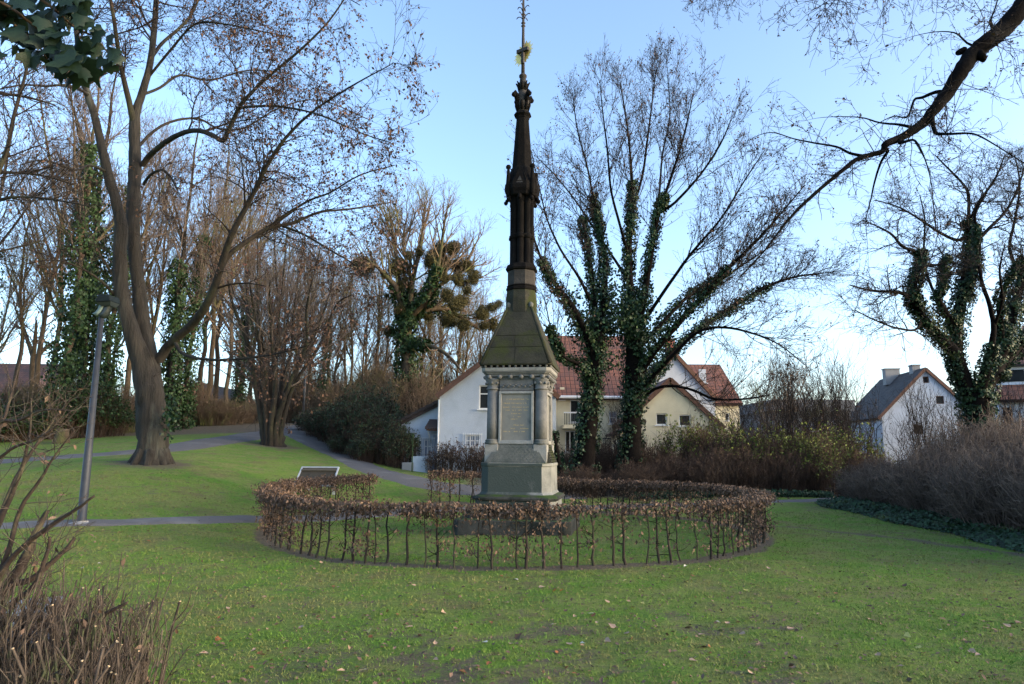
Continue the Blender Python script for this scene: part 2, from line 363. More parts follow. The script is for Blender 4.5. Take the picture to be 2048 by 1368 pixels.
def pl_dist(x, y, pl):
    d = np.full(np.shape(x), 1e9)
    for (ax, ay), (bx, by) in zip(pl[:-1], pl[1:]):
        vx, vy = bx-ax, by-ay; t = np.clip(((x-ax)*vx+(y-ay)*vy)/(vx*vx+vy*vy), 0, 1)
        d = np.minimum(d, np.hypot(x-ax-t*vx, y-ay-t*vy))
    return d
TRAIL = [(5.2,15.6),(6.2,14.9),(7.4,13.2),(8.3,11.3),(8.6,9.5)]
def bed_edge(y): return 8.40+.22*np.sin(y*.55)+.10*np.sin(y*1.9)+np.clip((y-18.2)*.25, 0, 1)
BIG_TREE = at(303,921,19)
MULTI = at(545,893,28)
def soil_mask(x, y):
    n = fbm(x*.9, y*.9, 2.0); n2 = fbm(x*3.1, y*3.1, 9.0)
    r = np.hypot(x-RC[0], y-RC[1])
    s = np.clip(1.25-np.abs(r-RR-.02)/.22 + (n2-.5)*.9, 0, 1)
    near = np.clip((9.2-y)/2.6, 0, 1)*np.clip(1.35-np.abs(x-1.0)/4.6, .3, 1)
    n4 = fbm(x*9.3, y*9.3, 31.0); s = np.maximum(s, np.clip((n*.35+n2*.30+n4*.35-.44)*6.5, 0, 1)*near*.62)
    s = np.maximum(s, np.clip((n2*.5+n4*.3+n*.2-.55)*6, 0, 1)*.55)
    s = np.maximum(s, np.clip(1-pl_dist(x, y, TRAIL)/.32+(n2-.5)*1.1, 0, 1)*.75)
    for t, rad in ((BIG_TREE,1.5),(MULTI,1.7)):
        s = np.maximum(s, np.clip(1.2-np.hypot(x-t[0], y-t[1])/rad+(n2-.5)*.8, 0, 1)*.8)
    s = np.maximum(s, np.clip((y-31-(x+10)*.12)/3, 0, 1)*.75*np.clip((-x)/6, 0, 1))       # leaf litter of the wood
    s = np.maximum(s, np.clip((y-20.6)/1.2, 0, 1)*np.clip((x+3)/3, 0, 1)*.9)               # bare bed under the shrubs
    e = np.clip((x-bed_edge(y)+.1)/.3, 0, 1)*np.clip((21-y)/1, 0, 1)*np.clip((y-3)/2, 0, 1)
    return np.maximum(s, e*.8)

def axis(segs):
    out = [segs[0][0]]
    for a, b, st in segs: out += list(np.linspace(a, b, max(1, round((b-a)/st))+1)[1:])
    return np.array(out)
gx = axis([(-1500,-300,200),(-300,-60,30),(-60,-22,2),(-22,-9,.45),(-9,9.5,.13),(9.5,24,.5),(24,60,2),(60,300,30),(300,1500,200)])
gy = axis([(-600,-60,90),(-60,-6,6),(-6,3,.6),(3,20.5,.13),(20.5,44,.4),(44,80,2),(80,300,30),(300,2400,300)])
XX, YY = np.meshgrid(gx, gy)
ZZ = gz(XX, YY)
ZZ = ZZ + (fbm(XX*1.7, YY*1.7, 5)-.5)*.035*(np.abs(XX) < 25)*(YY < 45)*(YY > 2)
nx, ny = len(gx), len(gy)
i = (np.arange(ny-1)[:,None]*nx+np.arange(nx-1)[None]).ravel()
me = mesh_np('ground', np.stack([XX, YY, ZZ], -1).reshape(-1,3), np.stack([i, i+1, i+nx+1, i+nx], 1), True)
at_ = me.attributes.new('soil', 'FLOAT', 'POINT'); at_.data.foreach_set('value', soil_mask(XX, YY).ravel().astype(np.float32))
GM = bpy.data.materials.new('lawn'); GM.use_nodes = True
def lawn_material(m):
    N = m.node_tree.nodes; Lk = m.node_tree.links; b = N['Principled BSDF']; b.inputs['Roughness'].default_value = .95; b.inputs['Specular IOR Level'].default_value = .15
    g = N.new('ShaderNodeNewGeometry')
    def noise(sc, det=6, ro=.65):
        n = N.new('ShaderNodeTexNoise'); n.inputs['Scale'].default_value = sc; n.inputs['Detail'].default_value = det; n.inputs['Roughness'].default_value = ro; Lk.new(g.outputs['Position'], n.inputs['Vector']); return n.outputs[0]
    def rng_(v, lo, hi):
        r = N.new('ShaderNodeMapRange'); r.inputs[1].default_value = lo; r.inputs[2].default_value = hi; Lk.new(v, r.inputs[0]); return r.outputs[0]
    def mix(f, a, c):
        x = N.new('ShaderNodeMix'); x.data_type = 'RGBA'; Lk.new(f, x.inputs[0])
        for v, s in ((a, x.inputs[6]), (c, x.inputs[7])):
            if isinstance(v, tuple): s.default_value = (*v,1)
            else: Lk.new(v, s)
        return x.outputs[2]
    c = mix(rng_(noise(.55, 3), .35, .65), (.112,.245,.028), (.185,.27,.046))
    c = mix(rng_(noise(1.5), .42, .62), c, (.225,.245,.075))
    c = mix(rng_(noise(.9, 7, .75), .52, .66), c, (.185,.155,.075))
    c = mix(rng_(noise(14), .50, .72), c, (.085,.14,.03))
    c = mix(rng_(noise(60, 4), .50, .75), c, (.075,.095,.034))
    c = mix(rng_(noise(5.5, 5), .58, .70), c, (.12,.088,.052))
    a = N.new('ShaderNodeAttribute'); a.attribute_name = 'soil'
    s = N.new('ShaderNodeMath'); s.operation = 'MULTIPLY_ADD'; Lk.new(noise(22), s.inputs[0]); s.inputs[1].default_value = .9; 
    sb = N.new('ShaderNodeMath'); sb.operation = 'SUBTRACT'; Lk.new(a.outputs['Fac'], sb.inputs[0]); sb.inputs[1].default_value = .45; Lk.new(sb.outputs[0], s.inputs[2])
    so = mix(rng_(noise(35), .35, .7), (.10,.082,.060), (.19,.155,.11))
    c = mix(rng_(s.outputs[0], .32, .62), c, so)
    Lk.new(c, b.inputs[0])
    bp = N.new('ShaderNodeBump'); bp.inputs['Strength'].default_value = 1; bp.inputs['Distance'].default_value = .05; Lk.new(noise(45, 8, .7), bp.inputs['Height']); Lk.new(bp.outputs[0], b.inputs['Normal'])
lawn_material(GM)
obj('ground', me, GM, None, 'structure')

# ------------------------------------------------------------------ paths, draped strips of asphalt with ragged edges
def strip(name, pts, w, lift=.02, n=None, mat=ASPHALT):
    P = np.array([(p[0], p[1], 0) for p in pts]); P, _ = resample(P, np.zeros(len(P)), n or len(P)*14)
    T = np.gradient(P, axis=0); T = nrm(T); Nn = np.stack([-T[:,1], T[:,0], 0*T[:,0]], 1)
    k = len(P); m = 7; V = []
    for j in range(m):
        u = j/(m-1)*2-1
        wob = (fbm(np.arange(k)*.23, np.full(k, j*0.0+(1 if u > 0 else 7)), 3)-.5)*.22*(abs(u) > .9)
        q = P + Nn*(u*w/2+wob)[:,None]*np.ones(3) if np.ndim(wob) else P+Nn*(u*w/2)
        z = gz(q[:,0], q[:,1]) + (fbm(q[:,0]*1.7, q[:,1]*1.7, 5)-.5)*.035 + lift*(1 if abs(u) < .9 else -.1)
        V.append(np.stack([q[:,0], q[:,1], z], 1))
    V = np.stack(V, 1).reshape(-1,3); a = (np.arange(k-1)[:,None]*m+np.arange(m-1)[None]).ravel()
    return obj(name, mesh_np(name, V, np.stack([a, a+m, a+m+1, a+1], 1), True), mat, None, 'structure')
def gp(x, y, hi=80): 
    p = ground_at(x, y, 3, hi); return (p[0], p[1])
LOW = [gp(-420,1078), gp(-150,1062), gp(0,1053), gp(250,1046), gp(500,1040), gp(760,1028), gp(1000,1018), gp(1250,1012), gp(1420,1009), gp(1560,1003), gp(1650,1000), gp(1760,994), gp(1900,985)]
strip('path', LOW, .62, .022)
UP = [gp(-500,965), gp(-250,940), gp(0,924), gp(150,913), gp(300,902), gp(420,884), gp(520,868), (at(585,858,35)[0], at(585,858,35)[1]), (at(612,852,39)[0], 40), (-10.2,46), (-8.5,53)]
strip('path', UP, 1.85, .03)
FORK = [(UP[7][0]-.4, UP[7][1]-.3), gp(606,875), gp(650,897), gp(700,920), gp(760,944), gp(830,962), gp(900,975), gp(1010,985), gp(1160,990)]
strip('path', FORK, 1.45, .026)

# ------------------------------------------------------------------ grass blades near the camera (one sheet of stuff), straw and green
def grass():
    rng = np.random.default_rng(3); n = 430000
    Y = 3.2 + (17.5-3.2)*rng.random(n)**1.75; X = (rng.random(n)*2-1)*(Y*.80+1.2)
    s = soil_mask(X, Y); cl = fbm(X*5, Y*5, 4.0)
    keep = (rng.random(n) > s*1.02) & (rng.random(n) < .35+1.1*np.clip((cl-.3)*2.2, 0, 1)) & (pl_dist(X, Y, LOW) > .45)
    keep &= ~((X > bed_edge(Y)+.1) & (Y > 4))
    X, Y, s, cl = X[keep], Y[keep], s[keep], cl[keep]; n = len(X)
    Z = gz(X, Y) + (fbm(X*1.7, Y*1.7, 5)-.5)*.035 - .004
    h = (.009+.020*rng.random(n)**1.8)*(1+.5*(cl-.5))*(1+Y*.03); w = (.0017+.0020*rng.random(n))*(1+Y*.09)
    a = rng.random(n)*2*np.pi; le = .3+.9*rng.random(n); b = rng.random(n)*2*np.pi
    base = np.stack([X, Y, Z], 1); sd_ = np.stack([np.cos(a), np.sin(a), 0*a], 1)*w[:,None]
    tip = base + np.stack([np.cos(b)*le*h, np.sin(b)*le*h, h], 1)
    V = np.stack([base-sd_, base+sd_, tip], 1).reshape(-1,3)
    me = mesh_np('grass', V, np.arange(3*n).reshape(-1,3))
    t = .6*fbm(X*.8, Y*.8, 8.0)+.4*fbm(X*3, Y*3, 18.0); st = np.clip((t-.42)*6, 0, 1)*.85 + (rng.random(n) < .03)*.4; st = np.clip(st, 0, 1)[:,None]
    c = (1-st)*np.array((.125,.245,.032)) + st*np.array((.215,.205,.078)); c = c*(.62+.42*rng.random(n))[:,None]
    c = np.concatenate([c, np.ones((n,1))], 1).repeat(3, 0).astype(np.float32)
    ca = me.color_attributes.new('tint', 'FLOAT_COLOR', 'POINT'); ca.data.foreach_set('color', c.ravel())
    m = bpy.data.materials.new('grass_blade'); m.use_nodes = True; N = m.node_tree.nodes; b_ = N['Principled BSDF']; b_.inputs['Roughness'].default_value = .7; b_.inputs['Specular IOR Level'].default_value = .2
    at2 = N.new('ShaderNodeAttribute'); at2.attribute_name = 'tint'; m.node_tree.links.new(at2.outputs['Color'], b_.inputs[0])
    tag(obj('grass', me, m), 'short green and straw coloured lawn grass round the hedge', 'grass', kind='stuff')
grass()

# ------------------------------------------------------------------ the monument
MY = 14.75; MX = at(1041, 900, MY)[0]
def Z(y, Y=MY): return float(at(1043, y, Y)[2])
mon = thing('monument', 'tall gothic stone wayside monument with inscribed tablet, dark spire and gilded cross', 'monument', (MX, MY, 0), R(-10))
# the base is sunk a little: the lawn inside the ring is level
def octo(h, c, z): return [(h,-h+c,z),(h,h-c,z),(h-c,h,z),(-h+c,h,z),(-h,h-c,z),(-h,-h+c,z),(-h+c,-h,z),(h-c,-h,z)]
def stack(name, prof, mat, bevel=.008, parent=mon, smooth=False):
    m = MB(); m.loft([octo(h, c, z) for z, h, c in prof]); return m.build(name, mat, parent, smooth, bevel=bevel)
def reg(r): return r, r*2/(2+math.sqrt(2))          # regular octagon: half width, chamfer
gm = -.06
z1, z2, z3, z4 = Z(1041,13.65), Z(1018,13.85), Z(1003,14.0), Z(990,14.0)
stack('step', [(gm,1.17,.12),(z1-.02,1.17,.12),(z1,1.15,.12)], STONE_STEP, .02)
stack('step', [(z1-.01,.97,.1),(z2-.02,.97,.1),(z2,.95,.1)], STONE_STEP, .02)
stack('base_block', [(z2-.01,.81,.1),(z3+.01,.81,.1)], PLINTH, .01)
stack('base_moulding', [(z3,.80,.16),(z3+.02,.87,.17),(z3+.06,.88,.17),(z3+.09,.85,.17),(z4,.76,.17)], STONE_STEP, .006)
zp = Z(925,14.05); zs = Z(886,14.25)
stack('plinth', [(z4-.005,.76,.17),(z4+.05,.725,.17),(zp-.09,.72,.17),(zp-.07,.735,.17),(zp-.02,.735,.17),(zp,.70,.16)], PLINTH, .006)
# weathered skirt with scale pattern flaring out in front of the corner pedestals, one wedge per side
for f in range(4):
    Mr = Matrix.Rotation(f*math.pi/2, 3, 'Z')
    r0 = [(-.63,-.715,zp-.005),(.63,-.715,zp-.005),(.63,0,zp-.005),(-.63,0,zp-.005)]; r1 = [(-.365,-.585,zs),(.365,-.585,zs),(.365,0,zs),(-.365,0,zs)]
    MB().loft([[Mr @ Vector(v) for v in r] for r in (r0, r1)]).build('skirt', STONE_MOSS if f % 2 else STONE, mon)
    sc = MB()
    for r_ in range(8):
        for q in range(13):
            t = (r_+.5)/8; hw = .63+(.365-.63)*t; x = -.56+1.12*(q+.5*(r_ % 2)+.25)/13
            if abs(x)+.045 > hw: continue
            def on(px_, tt): return Mr @ Vector((px_, -.715+.13*tt-.009, zp+(zs-zp)*tt))
            w_ = .041; P5 = [on(x-w_, t+.05), on(x+w_, t+.05), on(x+w_*.8, t-.02), on(x, t-.085), on(x-w_*.8, t-.02)]
            inn = Mr @ Vector((0,.02,0)); sc.add(P5+[v+inn for v in P5], [(0,1,2,3,4)]+[(k,5+k,5+(k+1)%5,(k+1)%5) for k in range(5)])
    sc.build('scale_carving', STONE_MOSS if f % 2 else STONE, mon, kind='stuff')
zc0, zc1, zc2 = Z(879,14.2), Z(779,14.2), Z(757,14.2)
for sx in (-1,1):
    for sy in (-1,1):
        cx, cy = sx*.505, sy*.505
        p = MB(); p.loft([[(cx+x*.14, cy+y*.14, z) for x, y in ((-1,-1),(1,-1),(1,1),(-1,1))] for z in (zp-.01, zs-.03)]); p.build('corner_pedestal', STONE_LIGHT, mon, bevel=.012)
        p = MB(); p.lathe([(zs-.035,.155),(zs-.01,.17),(zs+.01,.165),(zs+.02,.15),(zs+.045,.16),(zs+.06,.15),(zs+.075,.128)], 20, (cx,cy)); p.build('column_base', STONE, mon, True)
        p = MB(); p.lathe([(zs+.07,.127),(zc0+.4,.125),(zc1,.118)], 24, (cx,cy)); p.build('column', STONE_COL, mon, True)
        p = MB(); p.lathe([(zc1-.01,.12),(zc1+.0,.145),(zc1+.025,.145),(zc1+.035,.122),(zc1+.10,.135),(zc2-.05,.16),(zc2-.03,.17),(zc2,.175)], 16, (cx,cy))
        for k in range(8):
            a = k*math.pi/4; p.ball((cx+.15*math.cos(a), cy+.15*math.sin(a), zc1+.13), .034, 6, 4)
        p.build('capital', STONE_COL, mon, True)
b_ = MB()
for d in ((.36,.56),(.56,.36)): b_.box((0,0,(zs+zc2)/2), (d[0]*2, d[1]*2-(.004 if d[0] > .5 else 0), zc2-zs))
b_.build('body', STONE_COL, mon)
ft, fb = Z(782,14.1), Z(888,14.1)
for f in range(4):
    Mr = Matrix.Rotation(f*math.pi/2, 4, 'Z')
    fr = MB(); w_, t_ = .365, .052; zc = (ft+fb)/2; hh = (ft-fb)
    for c, d in (((-w_+t_/2,-.585,zc),(t_,.07,hh)), ((w_-t_/2,-.585,zc),(t_,.07,hh)), ((0,-.585,ft-t_/2),(2*w_-2*t_,.07,t_)), ((0,-.585,fb+t_*.7),(2*w_-2*t_,.07,t_*1.4))): fr.box(c, d)
    o = fr.build('tablet_frame', STONE_LIGHT if f else M('tablet_frame_stone', (.27,.275,.27), (.21,.215,.21), 7, .9, .3, 40), mon, bevel=.008); o.matrix_local = Mr
    tb = MB(); tb.box((0,-.566,zc), (2*w_-2*t_+.004, .02, hh-t_)); o = tb.build('tablet', TABLET, mon); o.matrix_local = Mr
    if f == 0:
        tablet = o
        # worn gilt lettering: rows whose characters can no longer be read
        rows = [(798,-.20,.26),(806,-.27,.27),(814,-.27,.27),(820,-.22,.24),(827,-.10,.10),(833,-.06,.10),(838,-.11,.02),(850,-.05,.16),(857,-.11,-.02),(857,.09,.26),(863,-.26,.26)]
        for y, x0, x1 in rows:
            l = MB(); zz = Z(y,14.1); x = x0; rr = random.Random(y)
            while x < x1:
                w1 = rr.uniform(.006,.016); h1 = rr.uniform(.012,.026)
                if rr.random() < .80:
                    l.box((x, -.577, zz), (.0055, .003, h1)); l.box((x+w1*.5, -.5772, zz+rr.choice((-1,0,1))*h1*.4), (w1, .003, .0055))
                    if rr.random() < .6: l.box((x+w1, -.5774, zz), (.0035, .003, h1*rr.uniform(.5,1)))
                x += w1+rr.uniform(.006,.014)
            l.build('inscription_line', GOLD_TEXT, tablet)
    bx = MB(); bx.box((0,-.565,(zc2+ft)/2), (.70,.05,zc2-ft-.03))
    for k in range(6): 
        bx.ball((-.29+.116*k, -.60, Z(772,14.1)), .034, 6, 4, .7)
        bx.ball((-.25+.116*k, -.60, Z(769,14.1)), .026, 6, 4, .6)
    o = bx.build('frieze', STONE_COL, mon); o.matrix_local = Mr
zk = Z(757,14.1); ze = Z(727,14.0)
stack('architrave', [(zk-.01,.60,.06),(zk+.05,.60,.06)], STONE_COL, .004)
for f in range(4):
    Mr = Matrix.Rotation(f*math.pi/2, 3, 'Z')
    for k in range(6):
        v = Mr @ Vector((-.56+.224*k+(.0), -.665, zk+.035)); p = MB(); p.ball(v, .05, 8, 6, .95); p.build('knob', STONE_COL, mon, True)
zA = [Z(y,14.05) for y in (752,748,745,742,735,733)]
stack('cornice', [(zA[0]-.01,.60,.07),(zA[0],.655,.08),(zA[1],.665,.08),(zA[1]+.01,.69,.08),(zA[2],.695,.08),(zA[2]+.01,.715,.085),(zA[3],.72,.085)], STONE_COL, .003)
stack('cornice_band', [(zA[3]-.002,.70,.085),(zA[3]+.004,.725,.085),(zA[4],.73,.085)], STONE_LIGHT, .004)
stack('cornice_cavetto', [(zA[4]-.005,.70,.085),(ze-.03,.70,.085)], SOOT, .0)
bl = MB()
for f in range(4):
    Mr = Matrix.Rotation(f*math.pi/2, 3, 'Z')
    for k in range(11): bl.ball(Mr @ Vector((-.64+.128*k, -.715, (zA[4]+ze)/2-.008)), .030, 6, 5)
bl.build('bead_row', STONE_COL, mon, True)
# roof: sloping slabs in three courses over a recessed core
zt = Z(612,14.45); h0, h1 = .77, .275; ch0, ch1 = .085, .06
stack('roof_eave', [(ze-.032,.72,.08),(ze-.025,.765,.085),(ze,.772,.085)], STONE_MOSS, .004)
stack('roof_core', [(ze-.003,h0-.02,ch0),(zt,h1-.02,ch1)], STONE_MOSS, 0)
cz = [ze, Z(694,14.15), Z(671,14.25), zt]
for f in range(4):
    Mr = Matrix.Rotation(f*math.pi/2, 3, 'Z')
    for c in range(3):
        za, zb = cz[c]+.004, cz[c+1]-.004
        ha = h0+(h1-h0)*(za-ze)/(zt-ze); hb = h0+(h1-h0)*(zb-ze)/(zt-ze)
        ca, cb = ch0+(ch1-ch0)*(za-ze)/(zt-ze), ch0+(ch1-ch0)*(zb-ze)/(zt-ze)
        sp_ = [-1, random.uniform(-.12,.12), 1] if c < 2 else [-1, 1]
        for s0, s1 in zip(sp_[:-1], sp_[1:]):
            g0 = .004 if s0 > -1 else 0; g1 = .004 if s1 < 1 else 0
            o_ = random.uniform(-.002,.004)
            P = [(s0*(ha-ca)+g0,-ha-o_,za),(s1*(ha-ca)-g1,-ha-o_,za),(s1*(hb-cb)-g1,-hb-o_,zb),(s0*(hb-cb)+g0,-hb-o_,zb)]
            vs = [Mr @ Vector(p) for p in P]+[Mr @ Vector((p[0], p[1]+.03, p[2]-.01)) for p in P]
            MB().add(vs, [(0,1,2,3),(7,6,5,4),(0,4,5,1),(1,5,6,2),(2,6,7,3),(3,7,4,0)]).build('roof_slab', STONE_MOSS, mon, bevel=.004)
    a = Mr @ Vector((h0-ch0/2, -h0+ch0/2, ze)); b2 = Mr @ Vector((h1-ch1/2, -h1+ch1/2, zt))
    MB().tube([a, a.lerp(b2,.5), b2], [.05,.042,.035], 8).build('roof_ridge', STONE_MOSS, mon, True)
    k_ = MB(); k_.lathe([(zt-.10,.035),(zt-.02,.035),(zt,.055),(zt+.05,.06),(zt+.075,.045),(zt+.10,.012)], 8, (b2.x, b2.y)); k_.build('ridge_finial', STONE, mon, True)
def so(y, dy=0): return Z(y, MY+dy)
r2 = lambda pxw: pxw*px(MY)/2*.985
def oct_stack(name, rows, mat, bevel=.004):
    return stack(name, [(so(y)+dz, *reg(r2(w))) for y, w, dz in rows], mat, bevel)
oct_stack('shaft_base', [(668,62,0),(600,61,0),(584,57,0)], STONE_MOSS)
oct_stack('shaft_ring', [(584.5,56,0),(583,61,0),(579,61,0),(577.5,57,0),(575,60,0),(573,55,0)], SOOT)
oct_stack('shaft_block', [(573,55,0),(545,55,0)], STONE_MID)
oct_stack('shaft_ring', [(545,55,0),(543.5,62,0),(540,64,0),(537,60,0),(534,58,0),(532,56,0)], SOOT)
MB().lathe([(so(535),r2(38)),(so(400),r2(36))], 16).build('shaft_core', SOOT, mon, True)
for k in range(8):
    a = k*math.pi/4+math.pi/8*0; rr = r2(37)
    c = (rr*math.cos(a), rr*math.sin(a))
    m_ = MB(); m_.lathe([(so(537),.095),(so(533),.10),(so(530),.082),(so(528),.075),(so(414),.073),(so(412),.085),(so(409),.085),(so(408),.075),(so(400),.10),(so(396),.12)], 12, c); m_.build('colonnette', SOOT, mon, True)
    m_ = MB()
    m_.lathe([(so(482),.074),(so(480),.098),(so(477),.105),(so(475),.092),(so(472.5),.095),(so(471),.075)], 12, c); m_.build('colonnette_ring', SOOT, mon, True)
    m_ = MB(); q = (r2(70)*math.cos(a), r2(70)*math.sin(a), so(405)); m_.ball(q, .05, 7, 5); m_.ball((q[0]*.93, q[1]*.93, q[2]+.05), .045, 7, 5); m_.build('capital_leaf', SOOT, mon, True)
MB().lathe([(so(476)-.0,r2(52)),(so(474),r2(52))], 24).build('shaft_collar', SOOT, mon)
oct_stack('crown_base', [(399,58,0),(397,64,0),(392,66,0),(390,68,0),(386,71,0),(380,71,0),(372,69,0)], SOOT)
oct_stack('crown_core', [(374,62,0),(352,52,0),(338,42,0)], SOOT)
for k in range(8):
    a = k*math.pi/4; Mr = Matrix.Rotation(a, 3, 'Z'); zb, zm, zt_ = so(388), so(372), so(341) if k % 2 == 0 else so(350)
    hw = r2(71)*math.tan(math.pi/8); rr = r2(70)
    P = [(-hw,-rr,zb),(hw,-rr,zb),(hw,-rr+.02,zm),(.03,-rr+.11,zt_),(-.03,-rr+.11,zt_),(-hw,-rr+.02,zm)]
    Q = [(x, y+.10, z) for x, y, z in P]
    MB().add([Mr @ Vector(p) for p in P+Q], [tuple(range(6))]+[(11,10,9,8,7,6)]+[(j,6+j,6+(j+1)%6,(j+1)%6) for j in range(6)]).build('gablet', SOOT, mon, bevel=.008)
    t3 = MB(); t3.add([Mr @ Vector(p) for p in [(-.075,-rr-.004,so(377)),(.075,-rr-.004,so(377)),(0,-rr+.03,so(362))]], [(0,1,2)]); t3.build('gablet_recess', STONE_MID, mon)
for k in range(4):
    a = math.pi/4+k*math.pi/2; c = (.385*math.cos(a), .385*math.sin(a))
    m_ = MB(); m_.lathe([(so(400),.02),(so(394),.055),(so(375),.055),(so(350),.035),(so(346),.03),(so(345),.055),(so(341),.06),(so(338.5),.04),(so(337.5),.012)], 8, c); m_.build('pinnacle', SOOT, mon, True)
oct_stack('spire', [(352,43.5,0),(238,25.5,0)], SOOT, .006)
oct_stack('spire_collar', [(240,25,0),(237.5,28,0),(235.5,28,0),(232,36,0),(231,36,0),(226.5,30,0),(225,26,0)], SOOT)
m_ = MB(); m_.lathe([(so(226),r2(24)),(so(216),r2(23)),(so(212),r2(27)),(so(206),r2(28)),(so(196),r2(27)),(so(186),r2(19)),(so(177),r2(18)),(so(175),r2(20)),(so(168),r2(21)),(so(165),r2(15)),(so(155),r2(13)),(so(154),r2(17)),(so(151),r2(17)),(so(148),r2(10)),(so(147),r2(3))], 16)
m_.build('finial', STONE_MID, mon, True)
for k in range(4):
    a = math.pi/4+k*math.pi/2; u = np.array((math.cos(a), math.sin(a)))
    m_ = MB(); pts = [(*(u*r2(18)), so(208)), (*(u*r2(30)), so(202)), (*(u*r2(34)), so(195)), (*(u*r2(42)), so(190)), (*(u*r2(47)), so(195))]
    m_.tube(pts, [.05,.06,.06,.055,.05], 8); m_.ball((*(u*r2(47)), so(195)), .06, 8, 6); m_.build('crocket', SOOT, mon, True)
for k in range(8):
    a = k*math.pi/4; u = np.array((math.cos(a), math.sin(a)))
    m_ = MB(); m_.tube([(*(u*r2(14)), so(182)), (*(u*r2(20)), so(172)), (*(u*r2(31)), so(166))], [.04,.035,.012], 6); m_.build('finial_leaf', SOOT, mon, True)
    m_ = MB(); m_.tube([(*(u*r2(20)), so(222)), (*(u*r2(29)), so(211)), (*(u*r2(33)), so(206))], [.045,.04,.015], 6); m_.build('finial_leaf', SOOT, mon, True)
# iron rod with scrollwork, cross, small figure and gilded rays; the cross is turned against the base
top = MB(); zr = so(-60); top.tube([(0,0,so(149)),(0,0,so(70)),(0,0,zr)], [.045,.034,.02], 10); top.build('rod', IRON, mon, True)
crA = R(-24)
cr = MB(); ca, sa = math.cos(crA), math.sin(crA); zx = so(103)
cr.box((0.01,-.05,so(104)), (.055,.06,so(82)-so(132)), crA); cr.box((0,-.052,zx), (.31,.075,.085), crA); cr.build('cross', IRON, mon, bevel=.006)
ry = MB(); nr = 34
for k in range(nr):
    a = 2*math.pi*k/nr; hs = 1+.20*math.cos(2*(a-.9)); hs *= (.82 if 1.3 < a < 1.85 else 1)
    r0, r1 = .03, (.235+.04*(k % 2))*hs
    for w_, q in ((.019,0),):
        d = (math.cos(a), math.sin(a)); p = (-d[1]*w_, d[0]*w_)
        P3 = [(d[0]*r0+p[0], d[1]*r0+p[1]), (d[0]*r0-p[0], d[1]*r0-p[1]), (d[0]*r1*.75-p[0]*.9, d[1]*r1*.75-p[1]*.9), (d[0]*r1, d[1]*r1), (d[0]*r1*.75+p[0]*.9, d[1]*r1*.75+p[1]*.9)]
        vs = [(u_*ca+.028*sa*sd_, u_*sa*1.0+.05*0+.0+(-.028*0)+.06+.006*sd_, zx-.01+v_) for sd_ in (-1,1) for u_, v_ in P3]
        ry.add(vs, [(0,1,2,3,4),(9,8,7,6,5)]+[(j,5+j,5+(j+1)%5,(j+1)%5) for j in range(5)])
ry.build('gilded_rays', GOLD, mon)
fg = MB(); fy = .035
fg.loft([[(cx+.02*0+rx*math.cos(t)-.03, fy+.03+ry_*math.sin(t), z) for t in np.linspace(0, 2*math.pi, 9)[:-1]] for cx, rx, ry_, z in
         ((.0,.014,.02,so(132)),(.0,.02,.02,so(128)),(-.005,.024,.022,so(122)),(-.012,.028,.026,so(118)),(-.006,.022,.022,so(113)),(0,.032,.026,so(108)),(0,.036,.024,so(105)),(.0,.014,.014,so(103)),(-.004,.022,.022,so(101)),(-.004,.02,.02,so(98)),(0,.006,.006,so(96.5)))])
for s_ in (-1,1): fg.tube([(-.03+s_*.03, fy+.03, so(105.5)), (s_*.075-.01, fy+.03+s_*sa*.07, so(105)), (s_*.13*ca, fy+.02+s_*sa*.13, zx+.01)], [.012,.010,.008], 6)
fg.build('figure', IRON, mon, True)
for z, n_, rr, hh in ((so(38),4,.13,.10),(so(22),4,.10,.13),(so(-8),4,.10,-.06)):
    for k in range(n_):
        a = k*math.pi/2+.5+(z % 1); u = np.array((math.cos(a), math.sin(a)))
        sw = MB(); sw.tube([(*(u*.02), z), (*(u*rr*.5), z+hh*.7), (*(u*rr), z+hh), (*(u*rr*1.25), z+hh*.9), (*(u*rr*1.5), z+hh*.62)], [.012,.011,.010,.014,.004], 5); sw.build('scroll', IRON, mon, True)
for y in (29,46,52): cl = MB(); cl.lathe([(so(y)-.02,.03),(so(y),.055),(so(y)+.02,.03)], 10); cl.build('rod_collar', IRON, mon, True)
# ------------------------------------------------------------------ houses
def wall_plane(mb, xs0, xs1, zb, top, holes, y=0, rev=.14, extra=()):
    """wall in the plane y (facing -Y) from xs0 to xs1 below top(x), with rectangular holes (x0,x1,z0,z1) and reveals"""
    cuts = sorted(set([xs0, xs1]+[v for h in holes for v in h[:2]]+[e for e in extra if xs0 < e < xs1]))
    for a, b in zip(cuts[:-1], cuts[1:]):
        hs = sorted([h for h in holes if h[0] <= a+1e-6 and h[1] >= b-1e-6], key=lambda h: h[2])
        lo = zb
        for h in hs:
            mb.add([(a,y,lo),(b,y,lo),(b,y,h[2]),(a,y,h[2])], [(0,1,2,3)]); lo = h[3]
        mb.add([(a,y,lo),(b,y,lo),(b,y,top(b)),(a,y,top(a))], [(0,1,2,3)])
    for x0, x1, z0, z1 in holes:
        mb.add([(x0,y,z0),(x1,y,z0),(x1,y,z1),(x0,y,z1),(x0,y+rev,z0),(x1,y+rev,z0),(x1,y+rev,z1),(x0,y+rev,z1)], [(0,4,5,1),(1,5,6,2),(2,6,7,3),(3,7,4,0)])
